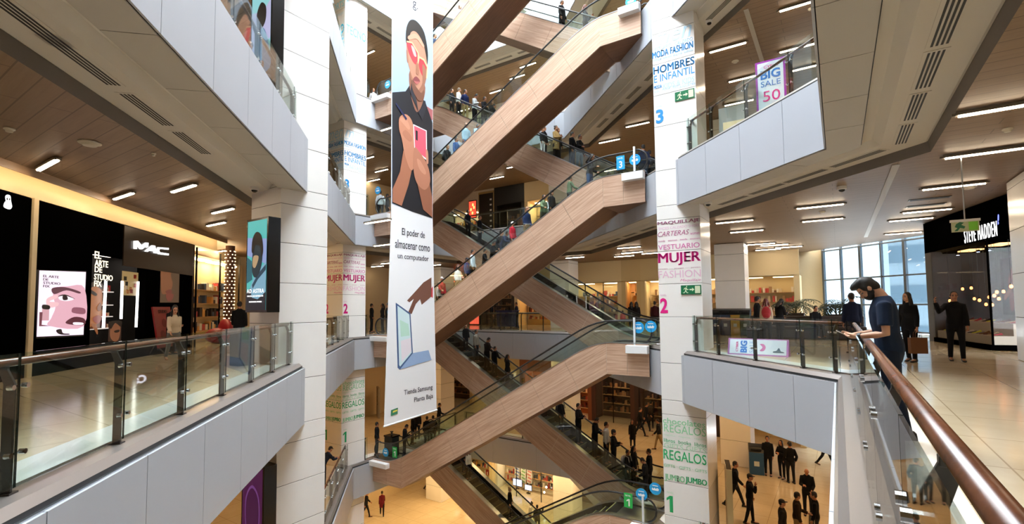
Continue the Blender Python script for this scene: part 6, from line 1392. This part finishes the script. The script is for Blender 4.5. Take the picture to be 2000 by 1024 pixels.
# ---- first-level hall on the right
for pose, px, py, d, h, la, kw in [
 ('walk', 1236, 878, 'T', 1.66, 'woman with long hair in black walking towards us, first level', dict(hair='long', top='101014', outer='coat')),
 ('walk', 1250, 853, 'R', 1.78, 'man in black jacket over white shirt striding right, first level', dict(top='0f1013')),
 ('walk2', 1262, 842, 'R', 1.78, 'man in dark suit walking behind the white shirt, first level', dict(top='141518')),
 ('walk', 1272, 835, 'A', 1.74, 'person in brown jacket walking away near the dark shop', dict(top='2a201c')),
 ('walk2', 1288, 880, 'L', 1.72, 'person with beige trousers half hidden by the right column, first level', dict(top='17171b', bot='8a7454')),
 ('stand', 1501, 929, 'T', 1.78, 'man in dark jacket over grey shirt standing by the blue bin', dict(top='111318', skin='tan')),
 ('fold', 1528, 935, 'T', 1.70, 'woman in black with a tan bag, left of a couple on the first level', dict(top='0d0d10', hair='long', off=-30)),
 ('pockets', 1545, 944, 'A', 1.80, 'broad man in black, right of the couple on the first level', dict(top='0a0a0d', off=20)),
 ('walk', 1613, 909, 'R', 1.76, 'walker in black cut off by the slab edge, first level', dict(top='0d0d10')),
 ('phone', 1579, 1008, 'T', 1.78, 'bald man in black reading a phone, centre of the first-level group', dict(top='0c0d11', hair='none', skin='tan')),
 ('call', 1466, 1024, 'R', 1.78, 'capped man in black taking a call beside the totem panel', dict(top='0b0c0f', hair='cap', hc='101116')),
 ('walk', 1436, 990, 'R', 1.80, 'tall person in black right behind the totem panel', dict(top='0d0e12')),
 ('pockets', 1531, 1085, 'R', 1.72, 'man in dark grey jacket and black cap at the bottom of the picture', dict(top='26231f', hair='cap', hc='0d0d10')),
 ('talk', 1559, 1070, 'R', 1.76, 'man in brown jacket and beige trousers at the bottom of the picture', dict(top='2c2018', bot='9a8460')),
 ('stand', 1595, 1068, 'L', 1.74, 'person in black with a striped fringed scarf at the bottom of the picture', dict(top='0c0c0f')),
 ('phone', 1262, 978, 'L', 1.72, 'person holding a phone at the right column foot, first-level landing', dict(top='0f1013')),
 ('stand', 1270, 962, 'L', 1.80, 'tall man in black suit at the right column, first-level landing', dict(top='0e0f12'))]:
    pp = P_(pose, ('f', px, py, -H), d, h, la, **kw)
    if 'scarf' in la:
        m = MB()
        for i in range(18): a = -1.5+i*.18; m.tube([(.21*math.cos(a+PI/2), .17*math.sin(a+PI/2), .95), (.24*math.cos(a+PI/2), .2*math.sin(a+PI/2), .62)], .012, 5, mi=i % 2)
        sc = m.build('fringed_scarf', [mat('scarf_cream', 'd9cfbc', .8), mat('scarf_dark', '1c1a18', .8)], pp)
# ---- ground floor
P_('walk', ('f', 746, 1007, -2*H), 'A', 1.68, 'woman in dark red coat walking on the ground floor', hair='bun', top='5a1620', outer='coat', bot='131318')
P_('walk2', ('f', 715, 1010, -2*H), 'R', 1.72, 'dark person half hidden by the far left column, ground floor', top='17161a')
P_('walk', ('f', 838, 955, -2*H), 'R', 1.74, 'walker in black under the lowest landing, ground floor', top='111114')
P_('phone', ('h', 1035, 979, -2*H, 1.70), 'R', 1.70, 'woman in white cardigan and red skirt by the ground-floor shop', hair='bun', top='dcd6d0', bot='6b1a26')
P_('call', ('h', 1049, 986, -2*H, 1.74), 'A', 1.74, 'person in black beside the white cardigan, ground floor', top='0e0e12')
